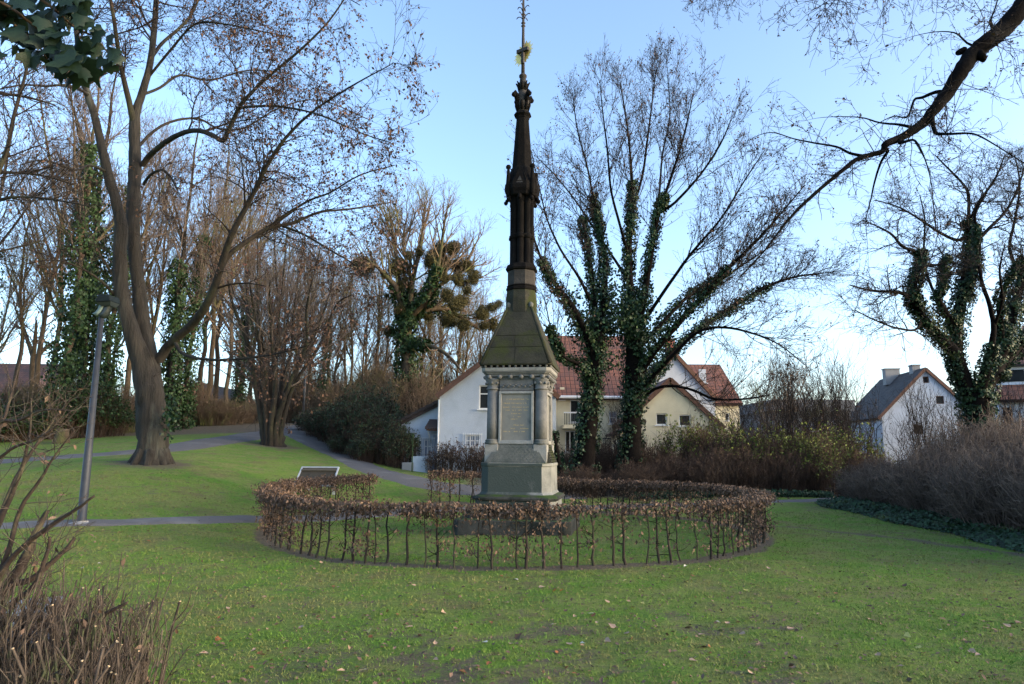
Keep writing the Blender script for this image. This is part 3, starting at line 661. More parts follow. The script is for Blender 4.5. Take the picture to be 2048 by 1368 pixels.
def window(parent, x0, x1, z0, z1, y=0, rev=.11, nx=2, nz=1, mat=None, frame=None, sill=True, bar=.05, top=0.0):
    w = MB(); w.box(((x0+x1)/2, y+rev+.03, (z0+z1)/2), (x1-x0, .02, z1-z0)); p = w.build('window', mat or GLASS, parent)
    f = MB(); b = bar
    xs = [x0+b/2]+[x0+(x1-x0)*k/nx for k in range(1,nx)]+[x1-b/2]
    for x in xs: f.box((x, y+rev-.005, (z0+z1)/2), (b, .05, z1-z0))
    zs_ = [z0+b/2, z1-b/2]+[z0+(z1-z0)*k/nz for k in range(1,nz)]+([z1-(z1-z0)*top] if top else [])
    for z in zs_: f.box(((x0+x1)/2, y+rev-.007, z), (x1-x0-2*b+.004, .046, b*(.8)))
    f.build('frame', frame or WHITE_P, p)
    if sill: MB().box(((x0+x1)/2, y-.02, z0-.03), (x1-x0+.14, .14, .05)).build('sill', frame or WHITE_P, p)
    return p
def roof_slab(name, corners, th, mat, parent, uv=True):
    """corners: eave-left, eave-right, ridge-right, ridge-left (outer surface)"""
    c = [Vector(p) for p in corners]; n = (c[1]-c[0]).cross(c[3]-c[0]).normalized()
    if n.z < 0: n = -n
    vs = [tuple(p) for p in c]+[tuple(p-n*th) for p in c]
    me = bpy.data.meshes.new(name); me.from_pydata(vs, [], [(0,1,2,3),(7,6,5,4),(0,4,5,1),(1,5,6,2),(2,6,7,3),(3,7,4,0)])
    u = (c[1]-c[0]).normalized(); v = n.cross(u)
    uvl = me.uv_layers.new(name='UVMap')
    for l in me.loops:
        p = Vector(vs[l.vertex_index])-c[0]; uvl.data[l.index].uv = (p.dot(u), p.dot(v))
    return obj(name, me, mat, parent)
def gable_house(name, label, xl, xr, depth, zb, zl, zr, xp, zpk, wall, roof, holes=(), ov=.25, eo=.35, loc=(0,0,0), rz=0, th=.16, trim=TRIM, cat='house'):
    """gable end faces -Y at y=0; local x and z"""
    h = thing(name, label, cat, loc, rz)
    top = lambda x: zl+(zpk-zl)*(x-xl)/(xp-xl) if x < xp else zr+(zpk-zr)*(xr-x)/(xr-xp)
    w = MB(); wall_plane(w, xl, xr, zb, top, list(holes), 0, .14, (xp,))
    w.add([(xl,0,zb),(xl,depth,zb),(xl,depth,zl),(xl,0,zl)], [(0,3,2,1)]); w.add([(xr,0,zb),(xr,depth,zb),(xr,depth,zr),(xr,0,zr)], [(0,1,2,3)])
    w.add([(xl,depth,zb),(xr,depth,zb),(xr,depth,zr),(xp,depth,zpk),(xl,depth,zl)], [(4,3,2,1,0)])
    w.build('wall', wall, h)
    sl = (zpk-zl)/(xp-xl); sr = (zpk-zr)/(xr-xp); up = .02+th*1.15
    rf = roof_slab('roof', [(xl-eo,-ov,zl-eo*sl+up),(xl-eo,depth+ov,zl-eo*sl+up),(xp,depth+ov,zpk+up),(xp,-ov,zpk+up)], th, roof, h)
    rf2 = roof_slab('roof', [(xr+eo,-ov,zr-eo*sr+up),(xr+eo,depth+ov,zr-eo*sr+up),(xp,depth+ov,zpk+up),(xp,-ov,zpk+up)], th, roof, h)
    for (xa, za) in ((xl-eo, zl-eo*sl), (xr+eo, zr-eo*sr)):
        L = math.hypot(xp-xa, zpk-za); s = 1 if xp > xa else -1
        m = MB(); m.box(((xa+xp)/2, -ov-.02, (za+zpk)/2+up-.10), (L, .035, .20), ry=-math.atan2(zpk-za, (xp-xa)*s)*s); m.build('barge_board', trim, h)
    return h
def local(pts, org): return [(x-org[0], z-org[2]) for x, z in pts]

# white house whose gable faces the lawn
YA = 27.0; oA = at(1000, 945, YA); gA = gzs(oA[0], YA)
def wx(x, Y=YA): return float(at(x, 850, Y)[0]-oA[0])
def wz(y, Y=YA, x=950): return float(at(x, y, Y)[2]-gA)
hA = [(wx(957), wx(999), wz(818), wz(770)), (wx(931), wx(960), wz(893), wz(870))]
A = gable_house('gabled_house', 'white rendered gabled house with red-brown verge behind the monument', wx(878), wx(1112), 9, -.6, wz(795), wz(795), wx(995), wz(706), RENDER_W, TILE_OLD, hA, loc=(oA[0], YA, gA), ov=.18, eo=.12)
window(A, *hA[0], nx=2, nz=1, top=.36); p = window(A, *hA[1], nx=3, nz=2, mat=CURTAIN)
g = MB()
for k in range(9): g.box((hA[1][0]-.08+(hA[1][1]-hA[1][0]+.16)*k/8, -.05, (hA[1][2]+hA[1][3])/2), (.018,.018,hA[1][3]-hA[1][2]+.16))
for zz in (hA[1][2]-.02, hA[1][3]+.03): g.box(((hA[1][0]+hA[1][1])/2, -.062, zz), (hA[1][1]-hA[1][0]+.2,.012,.03))
g.build('window_grille', WHITE_P, A)
# lean-to wing
x0, x1 = wx(782,28), wx(879,28); hl = [(wx(825,28), wx(843,28), wz(918,28), wz(880,28)), (wx(848,28), wx(864,28), wz(918,28), wz(880,28))]
w = MB(); tl = lambda x: wz(862,28)+(wz(812,28)-wz(862,28))*(x-x0)/(x1-x0)
wall_plane(w, x0, x1, -.6, tl, hl, 1.0, .12); w.add([(x0,1,-.6),(x0,8,-.6),(x0,8,tl(x0)),(x0,1,tl(x0))], [(0,3,2,1)]); w.build('wing_wall', RENDER_W, A)
for h in hl: window(A, *h, y=1.0, nx=2, nz=1, top=.36, mat=CURTAIN, bar=.045)
g = MB()
for k in range(12): g.box((hl[0][0]-.1+(hl[1][1]-hl[0][0]+.2)*k/11, .95, (hl[0][2]+hl[0][3])/2), (.012,.012,hl[0][3]-hl[0][2]+.15))
for zz in (hl[0][2]-.05, hl[0][3]+.06): g.box(((hl[0][0]+hl[1][1])/2, .94, zz), (hl[1][1]-hl[0][0]+.3,.01,.025))
g.build('window_grille', WHITE_P, A)
rise = (tl(x1)-tl(x0))
roof_slab('wing_roof', [(x0-.15,.85,tl(x0)-.08+.16),(x1-.002,.85,tl(x1)+.16),(x1-.002,8,tl(x1)+.16),(x0-.15,8,tl(x0)-.08+.16)], .14, TILE_OLD, A)
vt = MB()
n_ = 15
for k in range(n_):
    t = (k+.5)/n_; xx = x0-.15+(x1-x0+.15)*t; vt.box((xx, .84, tl(x0)-.08+(tl(x1)-tl(x0)+.08)*t+.19+.02*(k % 2)), ((x1-x0)/n_*1.15,.10,.12), ry=-math.atan2(rise, x1-x0))
vt.build('verge_tiles', TILE_OLD, A)
# little tiled door canopy
cx0, cx1 = wx(853,27.6), wx(882,27.6); zc_, zt_ = wz(860,27.6), wz(842,27.6)
can = MB().box(((cx0+cx1)/2, .55, zc_-.02), (cx1-cx0-.08,.8,.05)).build('door_canopy', TRIM, A)
rows_ = 5; cols_ = 6
for r_ in range(rows_):
    for c_ in range(cols_):
        t = r_/rows_; xa = cx0+(cx1-cx0)*(c_/cols_)*(1)-0+(.14*t*(1-c_/cols_))
        MB().box((xa+(cx1-cx0)/cols_/2, .12+.42*t, zc_+.03+(zt_-zc_)*(t+.1)), ((cx1-cx0)/cols_*.94, .15, .035), rx=R(38)).build('tile', TILE_OLD, can)
for xx in (cx0+.1,): MB().tube([(xx,.25,zc_-.03),(xx+.05,.6,zc_-.35),(xx+.05,.95,zc_-.5)], .025, 6).build('bracket', WHITE_P, can)
MB().box((wx(871,27.8), .97, wz(905,27.8)), (wx(876,27.8)-wx(866,27.8), .05, wz(870,27.8)-wz(940,27.8))).build('door', CURTAIN, A)
# gutter pipe and low plinth wall by the wing
MB().tube([(wx(877), -.05, wz(800)), (wx(877), -.05, -.4)], .035, 8).build('drainpipe', WHITE_P, A)
pw = thing('garden_wall', 'low white plinth wall beside the lean-to wing of the house', 'wall', (oA[0], 26.3, gA))
MB().box((wx(840,26.3), .4, wz(938,26.3)), (wx(858,26.3)-wx(826,26.3), .5, .9)).build('wall', RENDER_W, pw, bevel=.01)
MB().box((wx(817,26.3), .3, wz(941,26.3)), (wx(829,26.3)-wx(806,26.3), .4, .55)).build('planter_box', RENDER_G, pw, bevel=.01)
pp = at(824, 935, 25.6); zz = gzs(pp[0], 25.6)
rp = thing('railing_post', 'thin dark green railing post at the end of the dark hedge bank', 'post', (pp[0], 25.6, zz))
MB().tube([(0,0,-.1),(0,0,at(824,868,25.6)[2]-zz)], .022, 8).build('post', IVY_MID, rp); MB().ball((0,0,at(824,868,25.6)[2]-zz), .035, 8, 5).build('post_cap', IVY_MID, rp)

# long cream house with balcony and red roof behind the ivy trees
YB = 32.0; oB = at(1180, 940, YB); gB = gzs(oB[0], YB)
def bx_(x, Y=YB): return float(at(x, 820, Y)[0]-oB[0])
def bz_(y, Y=YB): return float(at(1180, y, Y)[2]-gB)
B = thing('terrace_house', 'cream rendered house with balcony and long red tiled roof behind the ivy-clad trunks', 'house', (oB[0], YB, gB))
hB = [(bx_(1130), bx_(1150), bz_(905), bz_(862)), (bx_(1140), bx_(1160), bz_(845), bz_(800)), (bx_(1218), bx_(1234), bz_(847), bz_(822)), (bx_(1220), bx_(1236), bz_(905), bz_(880)), (bx_(1120), bx_(1129), bz_(800), bz_(775))]
w = MB(); wall_plane(w, bx_(1102), bx_(1285), -.6, lambda x: bz_(790), hB); w.add([(bx_(1102),0,-.6),(bx_(1102),8,-.6),(bx_(1102),8,bz_(790)),(bx_(1102),0,bz_(790))], [(0,3,2,1)]); w.build('wall', RENDER_C, B)
window(B, *hB[0], nx=2); window(B, *hB[1], nx=1); window(B, *hB[2], nx=1, nz=2, mat=CURTAIN); window(B, *hB[3], nx=1, mat=CURTAIN); window(B, *hB[4], nx=1)
roof_slab('roof', [(bx_(1095),-.45,bz_(795)),(bx_(1292),-.45,bz_(795)),(bx_(1292),4,bz_(795)+3.6),(bx_(1095),4,bz_(795)+3.6)], .18, TILE_RED, B)
roof_slab('roof', [(bx_(1095),8.4,bz_(795)),(bx_(1292),8.4,bz_(795)),(bx_(1292),4,bz_(795)+3.6),(bx_(1095),4,bz_(795)+3.6)], .18, TILE_RED, B)
MB().box((bx_(1226), .75, bz_(768)+.1), (.25,.2,.35), rx=R(-38)).build('roof_light', CURTAIN, B)
MB().tube([(bx_(1096),-.5,bz_(796)),(bx_(1292),-.5,bz_(796))], .07, 8).build('gutter', WHITE_P, B)
bal = MB().box((bx_(1150), -.55, bz_(855)), (bx_(1178)-bx_(1124), 1.1, .16)).build('balcony', RENDER_C, B)
for k in range(17): MB().box((bx_(1126)+(bx_(1176)-bx_(1126))*k/16, -1.06, bz_(841)), (.03,.03,bz_(828)-bz_(852))).build('baluster', LAMP_DARK, bal)
MB().box((bx_(1151), -1.06, bz_(828)), (bx_(1178)-bx_(1124), .06,.06)).build('handrail', WHITE_P, bal)
ter = thing('terrace_railing', 'dark metal terrace railing in front of the cream house', 'railing', (oB[0], YB-1.2, gB))
for k in range(9): MB().box((bx_(1206,30.8)+(bx_(1236,30.8)-bx_(1206,30.8))*k/8, 0, .85), (.025,.025,1.0)).build('baluster', LAMP_DARK, ter)
for zz in (.35,1.36): MB().box((bx_(1221,30.8), -.005, zz), (bx_(1238,30.8)-bx_(1204,30.8), .045,.05)).build('rail', LAMP_DARK, ter)
MB().box((bx_(1221,30.8), .1, 0), (bx_(1242,30.8)-bx_(1200,30.8), .3, .66)).build('base_wall', BRICKWALL, ter)

# cream gabled house to the right of it
YC = 30.0; oC = at(1343, 940, YC); gC = gzs(oC[0], YC)
def cx_(x, Y=YC): return float(at(x, 820, Y)[0]-oC[0])
def cz_(y, Y=YC, x=1343): return float(at(x, y, Y)[2]-gC)
hC = [(cx_(1312), cx_(1334), cz_(850), cz_(827)), (cx_(1358), cx_(1382), cz_(852), cz_(829))]
C_ = gable_house('gabled_house', 'pale cream house with steep gable and two small windows between ivy trunk and shrubs', cx_(1240), cx_(1442), 6.5, -.6, cz_(857), cz_(857), cx_(1341), cz_(764), RENDER_C, TILE_OLD, hC, loc=(oC[0], YC, gC), ov=.12, eo=.1)
for h in hC: window(C_, *h, nx=1, nz=1)
ann = thing('garden_shed', 'small pale yellow lean-to shed beside the right ivy-clad trunk', 'shed', (oC[0], 27.4, gC))
xa, xb = cx_(1236,27.4), cx_(1275,27.4); za, zb_ = cz_(866,27.4), cz_(845,27.4)
w = MB(); wall_plane(w, xa, xb, -.5, lambda x: za+(zb_-za)*(x-xa)/(xb-xa), []); w.add([(xa,0,-.5),(xa,2,-.5),(xa,2,za),(xa,0,za)], [(0,3,2,1)]); w.build('wall', RENDER_C, ann)
roof_slab('roof', [(xa-.25,-.1,za-.05),(xb+.3,-.1,zb_+.1),(xb+.3,2.1,zb_+.1),(xa-.25,2.1,za-.05)], .1, TILE_OLD, ann)

# taller house behind with white gable, chimney and red wing
YD = 37.0; oD = at(1350, 930, YD); gD = gzs(oD[0], YD)
def dx_(x, Y=YD): return float(at(x, 800, Y)[0]-oD[0])
def dz_(y, Y=YD, x=1350): return float(at(x, y, Y)[2]-gD)
D = gable_house('tall_house', 'tall white gabled house with red tiled wing and brick chimney behind the cream house', dx_(1270), dx_(1430), 7, -.6, dz_(800), dz_(800), dx_(1352), dz_(712), RENDER_W, TILE_RED, [(dx_(1400), dx_(1414), dz_(765), dz_(738))], loc=(oD[0], YD, gD), ov=.15, eo=.15)
window(D, dx_(1400), dx_(1414), dz_(765), dz_(738), nx=1)
ch = MB().box((dx_(1362), 2.2, dz_(700)+.1), (.5,.5,1.6)).build('chimney', BRICKWALL, D)
MB().box((dx_(1362), 2.2, dz_(700)+.93), (.6,.6,.09)).build('chimney_cap', RENDER_G, ch)
hD = (dx_(1450,38), dx_(1458,38), dz_(840,38), dz_(825,38))
w = MB(); wall_plane(w, dx_(1425,38), dx_(1478,38), -.6, lambda x: dz_(803,38), [hD], 1.0); w.add([(dx_(1478,38),1,-.6),(dx_(1478,38),7,-.6),(dx_(1478,38),7,dz_(803,38)),(dx_(1478,38),1,dz_(803,38))], [(0,1,2,3)]); w.build('wing_wall', RENDER_C, D)
window(D, *hD, y=1.0, nx=1)
roof_slab('wing_roof', [(dx_(1395,38),.7,dz_(806,38)),(dx_(1482,38),.7,dz_(806,38)),(dx_(1476,38),4.0,dz_(724,40)),(dx_(1395,38),4.0,dz_(724,40))], .18, TILE_RED, D)
roof_slab('wing_roof', [(dx_(1395,38),7.3,dz_(806,38)),(dx_(1482,38),7.3,dz_(806,38)),(dx_(1476,38),4.0,dz_(724,40)),(dx_(1395,38),4.0,dz_(724,40))], .18, TILE_RED, D)

# low grey flat-roofed garages
YE = 44.0; oE = at(1615, 900, YE); gE = gzs(oE[0], YE)
def ex_(x): return float(at(x, 840, YE)[0]-oE[0])
def ez_(y): return float(at(1615, y, YE)[2]-gE)
E = thing('flat_roofed_building', 'low grey flat-roofed building behind the yellow-leaved shrubs', 'building', (oE[0], YE, gE))
hE = [(ex_(1610), ex_(1640), ez_(862), ez_(832)), (ex_(1560), ex_(1590), ez_(862), ez_(836)), (ex_(1665), ex_(1676), ez_(850), ez_(832))]
w = MB(); wall_plane(w, ex_(1548), ex_(1702), -.6, lambda x: ez_(822), hE); w.add([(ex_(1548),0,-.6),(ex_(1548),7,-.6),(ex_(1548),7,ez_(822)),(ex_(1548),0,ez_(822))], [(0,3,2,1)]); w.build('wall', RENDER_G, E)
for h in hE: window(E, *h, nx=2, mat=CURTAIN)
MB().box((ex_(1625), 3.4, ez_(811)), (ex_(1706)-ex_(1544), 7.6, ez_(800)-ez_(822))).build('roof', RENDER_G, E)

# white house with steep dark roof, turned to the right
YF = 46.0; oF = at(1862, 880, YF); gF = gzs(oF[0], YF)
k = YF/FPX; zf_ = lambda y: float(at(1862, y, YF)[2]-gF)
hF = [(-.16, .22, zf_(766), zf_(753)), (.55,1.05, zf_(808), zf_(792)), (-1.0,-.4, zf_(868), zf_(850))]
F_ = gable_house('gabled_house', 'white house with steep dark roof and two chimneys behind the grey shrubs', -2.95, 2.95, 8, -.6, zf_(832), zf_(832), 0, zf_(741), RENDER_W, TILE_DARK, hF, loc=(oF[0], YF, gF), rz=R(-9), ov=.15, eo=.3)
for h in hF: window(F_, *h, nx=1, frame=TRIM, sill=False)
for (xx, yy, wd, hh) in ((-.45,4.6,1.0,.55),(0,1.6,.5,.45)):
    ch = MB().box((xx, yy, zf_(741)+hh/2-.25), (wd,.6,hh+.6)).build('chimney', RENDER_G, F_)
    MB().box((xx, yy, zf_(741)+hh+.08), (wd+.1,.7,.07)).build('chimney_cap', RENDER_G, ch)

# pale blue house with red roof and dormer at the right edge
YG = 33.0; oG = at(2130, 900, YG); gG = gzs(oG[0], YG)
zg = lambda y: float(at(2040, y, YG)[2]-gG)
G = thing('detached_house', 'pale blue house with red tiled roof and dormer beyond the right ivy-clad tree', 'house', (oG[0], YG, gG), R(-33))
xg = lambda x: float(at(x, 830, YG)[0]-oG[0])*.86
hG = [(xg(2013), xg(2031), zg(843), zg(812)), (xg(2060), xg(2078), zg(843), zg(812))]
w = MB(); wall_plane(w, xg(2006), xg(2330), -.6, lambda x: zg(794), hG); w.add([(xg(2006),0,-.6),(xg(2006),9,-.6),(xg(2006),9,zg(794)),(xg(2006),0,zg(794))], [(0,3,2,1)]); w.build('wall', RENDER_B, G)
for h in hG: window(G, *h, nx=2, frame=TRIM)
zz = zg(797); roof_slab('roof', [(xg(1994),-.4,zz),(xg(2345),-.4,zz),(xg(2300),4.5,zz+4.4),(xg(2085),4.5,zz+4.4)], .18, TILE_RED, G)
roof_slab('roof', [(xg(1994),-.4,zz),(xg(1994),9.4,zz),(xg(2085),4.5,zz+4.4),(xg(2085),4.5,zz+4.401)], .18, TILE_RED, G)
dm = MB().box((xg(2040), 1.25, zz+1.25), (1.5,1.6,.9)).build('dormer', RENDER_B, G)
MB().box((xg(2040), .44, zz+1.25), (1.0,.03,.6)).build('dormer_window', GLASS, dm); MB().box((xg(2040), 1.2, zz+1.76), (1.8,2.0,.1)).build('dormer_roof', TILE_DARK, dm)
# pink-gabled house and brick house behind the wood on the left
YH = 52.0; oH = at(40, 830, YH); gH = gzs(oH[0], YH)
zh = lambda y: float(at(40, y, YH)[2]-gH); xh = lambda x: float(at(x, 800, YH)[0]-oH[0])
H = thing('farmhouse', 'house with pink gable and old tiled roof beyond the bare shrub on the left', 'house', (oH[0], YH, gH))
w = MB(); hH = [(xh(20), xh(40), zh(850), zh(815))]
wall_plane(w, xh(-120), xh(60), -1.5, lambda x: zh(795), hH); w.build('wall', RENDER_W, H); window(H, *hH[0], nx=2)
w = MB(); pk = (xh(60)+xh(112))/2; tp = lambda x: zh(790)+(zh(738)-zh(790))*(1-abs(x-pk)/(xh(112)-pk))
wall_plane(w, xh(60), xh(112), -1.5, tp, [(xh(80), xh(90), zh(785), zh(770))], 0, .1, (pk,)); w.build('gable_wall', RENDER_P, H); window(H, xh(80), xh(90), zh(785), zh(770), nx=1)
roof_slab('roof', [(xh(-125),-.4,zh(797)),(xh(64),-.4,zh(797)),(xh(84),4.5,zh(797)+3.2),(xh(-125),4.5,zh(797)+3.2)], .2, TILE_OLD, H)
YI = 58.0; oI = at(375, 850, YI); gI = gzs(oI[0], YI)
zi = lambda y: float(at(375, y, YI)[2]-gI); xi = lambda x: float(at(x, 820, YI)[0]-oI[0])
hI = [(xi(345), xi(357), zi(828), zi(808)), (xi(388), xi(400), zi(828), zi(808)), (xi(386), xi(392), zi(797), zi(780))]
I_ = gable_house('brick_house', 'red brick gabled house with white bands seen between the trunks of the wood', xi(325), xi(420), 8, -1.5, zi(802), zi(802), xi(392), zi(768), BRICKWALL, TILE_DARK, hI, loc=(oI[0], YI, gI), ov=.1, eo=.1)
for h in hI: window(I_, *h, nx=2)
for y in (805, 832, 845): MB().box(((xi(325)+xi(420))/2, -.03, zi(y)), (xi(420)-xi(325)+.01, .05, .22)).build('white_band', WHITE_P, I_)

# ------------------------------------------------------------------ lamp post, information board, far post, bench
lp = at(163, 1038, 12.5); lz = gzs(lp[0], 12.5); LT = at(203, 632, 12.5)
lamp = thing('street_lamp', 'slender grey park lamp post with box-shaped dark lamp head', 'lamp post', (lp[0], 12.5, lz))
Hh = float(LT[2]-lz); lean = float(LT[0]-lp[0])
def lpp(t): return (lean*t, 0, Hh*t)
MB().tube([(0,0,-.15), lpp(.02), lpp(.02)[:2]+(lpp(.02)[2]+.01,), lpp(.32), lpp(.322), lpp(1)], [.085,.085,.075,.070,.066,.042], 20).build('post', PAINT_POLE, lamp, True)
MB().lathe([(-.05,.2),(.012,.2),(.03,.11),(.05,.1)], 20).build('base_plate', RENDER_G, lamp)
s = px(12.5)
def lq(x, y, dy=0): p = at(x, y, 12.5); return (float(p[0]-lp[0]), dy, float(p[2]-lz))
# curved bracket as a bent plate
cpts = [(203,634),(209,628),(214,620),(217,611),(221,606)]
m = MB(); rings = []
for k, (x, y) in enumerate(cpts):
    c = np.array(lq(x, y)); w_ = .055; t_ = .05
    rings.append([(c[0]-t_*.9, -w_, c[2]+t_*.5), (c[0]+t_*.9, -w_, c[2]-t_*.5), (c[0]+t_*.9, w_, c[2]-t_*.5), (c[0]-t_*.9, w_, c[2]+t_*.5)])
m.loft(rings).build('bracket', LAMP_DARK, lamp, True)
m = MB(); rings = []
for k, (x, y) in enumerate([(186,630),(192,627),(197,621),(200,614),(203,610)]):
    c = np.array(lq(x+5, y)); w_ = .06; t_ = .03
    rings.append([(c[0]-t_*1.2, -w_, c[2]+t_*.6), (c[0]+t_*1.2, -w_, c[2]-t_*.6), (c[0]+t_*1.2, w_, c[2]-t_*.6), (c[0]-t_*1.2, w_, c[2]+t_*.6)])
m.loft(rings).build('bracket_cover', LAMP_ARM, lamp, True)
P = [lq(x, y) for x, y in ((200,608),(231,606),(229,593),(207,592))]; Pb = [lq(x, y) for x, y in ((208,614),(226,613))]
hd = MB()
fr = [(p[0], -.17, p[2]) for p in P]; bk = [(p[0], .17, p[2]) for p in P]
hd.add(fr+bk, [(0,1,2,3),(7,6,5,4),(0,4,5,1),(1,5,6,2),(2,6,7,3),(3,7,4,0)]); hd.build('lamp_head', M('lamp_head_paint', (.012,.019,.023), (.009,.014,.017), 6, .7, spec=.1), lamp, bevel=.02)
m = MB(); a, b, c, d = P[0], P[1], Pb[1], Pb[0]
fr = [(a[0]+.01,-.15,a[2]+.005),(b[0]-.01,-.15,b[2]+.005),(c[0],-.1,c[2]),(d[0],-.1,d[2])]; m.add(fr+[(p[0],-p[1],p[2]) for p in fr], [(3,2,1,0),(4,5,6,7),(1,2,6,5),(2,3,7,6),(3,0,4,7)]); m.build('lamp_lens', LAMP_DARK, lamp)

fp = at(605, 853, 38.0); fz = gzs(fp[0], 38)
far = thing('street_lamp', 'thin distant lamp post where the path bends into the wood', 'lamp post', (fp[0], 38, fz))
ht = float(at(607, 705, 38)[2]-fz)
MB().tube([(0,0,-.2),(0,0,ht)], [.08,.05], 10).build('post', PAINT_POLE, far, True)
MB().box((.25,0,ht+.02), (.55,.22,.12)).build('lamp_head', LAMP_DARK, far, bevel=.02)

# information lectern seen from behind
bc = at(640, 948, 18.4); bz0 = gzs(bc[0], 18.4)
brd = thing('information_board', 'slanted information board with light metal frame behind the hedge, seen from behind', 'sign', (bc[0], 18.4, bz0), R(2))
zt_ = float(at(640, 936, 18.2)[2]-bz0)
pan = thing('tmp', None, None); bpy.data.objects.remove(pan)
tilt = R(-57)
def brd_part(name, mb, mat, bevel=0):
    o = mb.build(name, mat, brd, bevel=bevel); o.rotation_euler = (tilt, 0, 0); o.location = (0, .0, zt_); return o
wd, hg = .93, .80
brd_part('panel', MB().box((0,0,-hg/2), (wd,.02,hg)), BOARD_BACK)
f = MB()
for c, d in (((0,-.0,0),(wd+.07,.06,.05)),((0,0,-hg),(wd+.07,.06,.05)),((-wd/2-.012,0,-hg/2),(.045,.058,hg-.04)),((wd/2+.012,0,-hg/2),(.045,.058,hg-.04))): f.box(c, d)
brd_part('frame', f, STEEL, .018)
brd_part('cross_rail', MB().box((0,-.035,-.16), (wd-.02,.03,.05)), LEAF_HEDGE if False else M('rail_paint', (.10,.088,.065), (.075,.066,.05), 6, .6))
for sx in (-1,1):
    MB().box((sx*.33, .22, (zt_-.25)/2-.05), (.07,.05,zt_-.2)).build('leg', STEEL, brd)

# bench half hidden behind the clipped shrub at the lower left
bp_ = at(40, 1225, 4.75)
bn = thing('park_bench', 'weathered grey bench half hidden behind the bare clipped shrub', 'bench', (bp_[0], bp_[1], 0), R(-58))
for k in range(4): MB().box((0, -.18+.12*k, .44), (1.5,.108,.045)).build('seat_plank', BENCH, bn, bevel=.008)
for sx in (-.55,.55):
    l = MB(); l.box((sx,0,.20), (.09,.46,.44)); l.build('end_support', LAMP_DARK, bn, bevel=.02)

# ------------------------------------------------------------------ the clipped beech hedge ring with an entrance gap
def hedge():
    rng = np.random.default_rng(21)
    g0 = math.atan2(18.05-RC[1], -3.72-RC[0]); g1 = math.atan2(19.05-RC[1], -2.36-RC[0])      # gap between these angles (g1 < g0)
    span = 2*math.pi-(g0-g1)
    h = thing('hedge', 'clipped brown beech hedge ring with thin stems around the monument', 'hedge', (RC[0], RC[1], 0))
    def ang(u): return g0+u*span
    n = 118; stems = []
    Cs, Ns = [], []
    tw_P, tw_R = [], []
    def hgt(a): return .86+.02*math.sin(3*a)+ .03*(fbm(np.array([a*6.]), np.array([.5]), 2)[0]-.5)
    for k in range(n):
        a = ang((k+.5+rng.normal(0,.16))/n); rr = RR+rng.normal(0,.035)
        x, y = rr*math.cos(a), rr*math.sin(a); z0 = gzs(x+RC[0], y+RC[1])-.03
        H_ = hgt(a)+z0-.03; r0 = rng.uniform(.010,.021)
        wob = np.cumsum(rng.normal(0,.014,(7,2)), 0); wob[0] = 0
        P = np.array([(x+wob[j,0], y+wob[j,1], z0+(H_-z0)*j/6) for j in range(7)])
        Rr = r0*np.linspace(1.15,.5,7)
        V, F = tubes(P[None], Rr[None], 7, .25, rng)
        obj('stem', mesh_np('stem', V, [F], True), BARK, h)
        stems.append((P, Rr))
    SP = np.stack([s[0] for s in stems]); SR = np.stack([s[1] for s in stems])
    # side twigs, flat along the hedge
    A1 = spawn(rng, (SP, SR), 900, (.12,.98), (50,95), (.12,.34), 4, .15, .25, .4, .0022)
    A2 = spawn(rng, (SP, SR), 900, (.82,1.0), (45,100), (.14,.32), 4, .05, .3, .4, .0022)
    A = (np.concatenate([A1[0], A2[0]]), np.concatenate([A1[1], A2[1]]))
    B = spawn(rng, A, 2600, (.2,1), (30,80), (.05,.16), 3, 0, .3, .6, .0016)
    zl = lambda P: P
    V1, F1 = tubes(A[0], A[1], 4); V2, F2 = tubes(B[0], B[1], 3)
    V, F = cat_geo([(V1,F1),(V2,F2)])
    obj('twigs', mesh_np('twigs', V, F), BARK_DARK, h, 'stuff')
    # leaves: dense along the clipped top and at both flanks, thin on the front
    pos = []
    m = 60000; u = rng.random(m); a = g0+u*span
    zt = rng.random(m)
    z = np.where(zt < .5, .87-.17*rng.random(m)**1.3, .12+.72*rng.random(m))
    prof = np.clip(1-np.abs(z-.5)/.55, 0, 1)
    rad = RR + rng.normal(0, .085, m)*(1+.4*(z > .7))
    dens = fbm(a*9, z*3.2, 4)
    side = np.abs(np.cos(a))**3                       # flanks of the ring kept more leaves
    back = np.clip(np.sin(a), 0, 1)*np.clip(np.cos(a)+.35, 0, 1)
    low = (z < .62)
    thin = np.clip(1.15-np.exp(-((np.degrees(a) % 360-290)/26)**2), .25, 1)     # the front right is the thinnest stretch
    p = np.where(low, np.clip((dens-.38)*3.2, 0, 1)*(.85*thin+.7*side+.9*back*(z > .3)) , (.25+.75*np.clip((dens-.25)*3, 0, 1))*thin)
    keep = rng.random(m) < p
    a, z, rad = a[keep], z[keep], rad[keep]
    X, Y_ = rad*np.cos(a), rad*np.sin(a); zz = z + gz(X+RC[0], Y_+RC[1])
    C1 = np.stack([X, Y_, zz], 1)
    C2 = np.repeat(B[0][:,-1], 3, 0) + rng.normal(0,.02,(len(B[0])*3,3))
    C2 = C2[rng.random(len(C2)) < np.where(C2[:,2] < .62, .45, .9)]
    C = np.concatenate([C1, C2]); C[:,2] = np.minimum(C[:,2], .915+gz(C[:,0]+RC[0], C[:,1]+RC[1])*1.0)
    V, F = leaf_quads(C, (.032,.068), rng, .9, .55)
    obj('leaves', mesh_np('leaves', V, [F]), LEAF_HEDGE, h, 'stuff')
hedge()
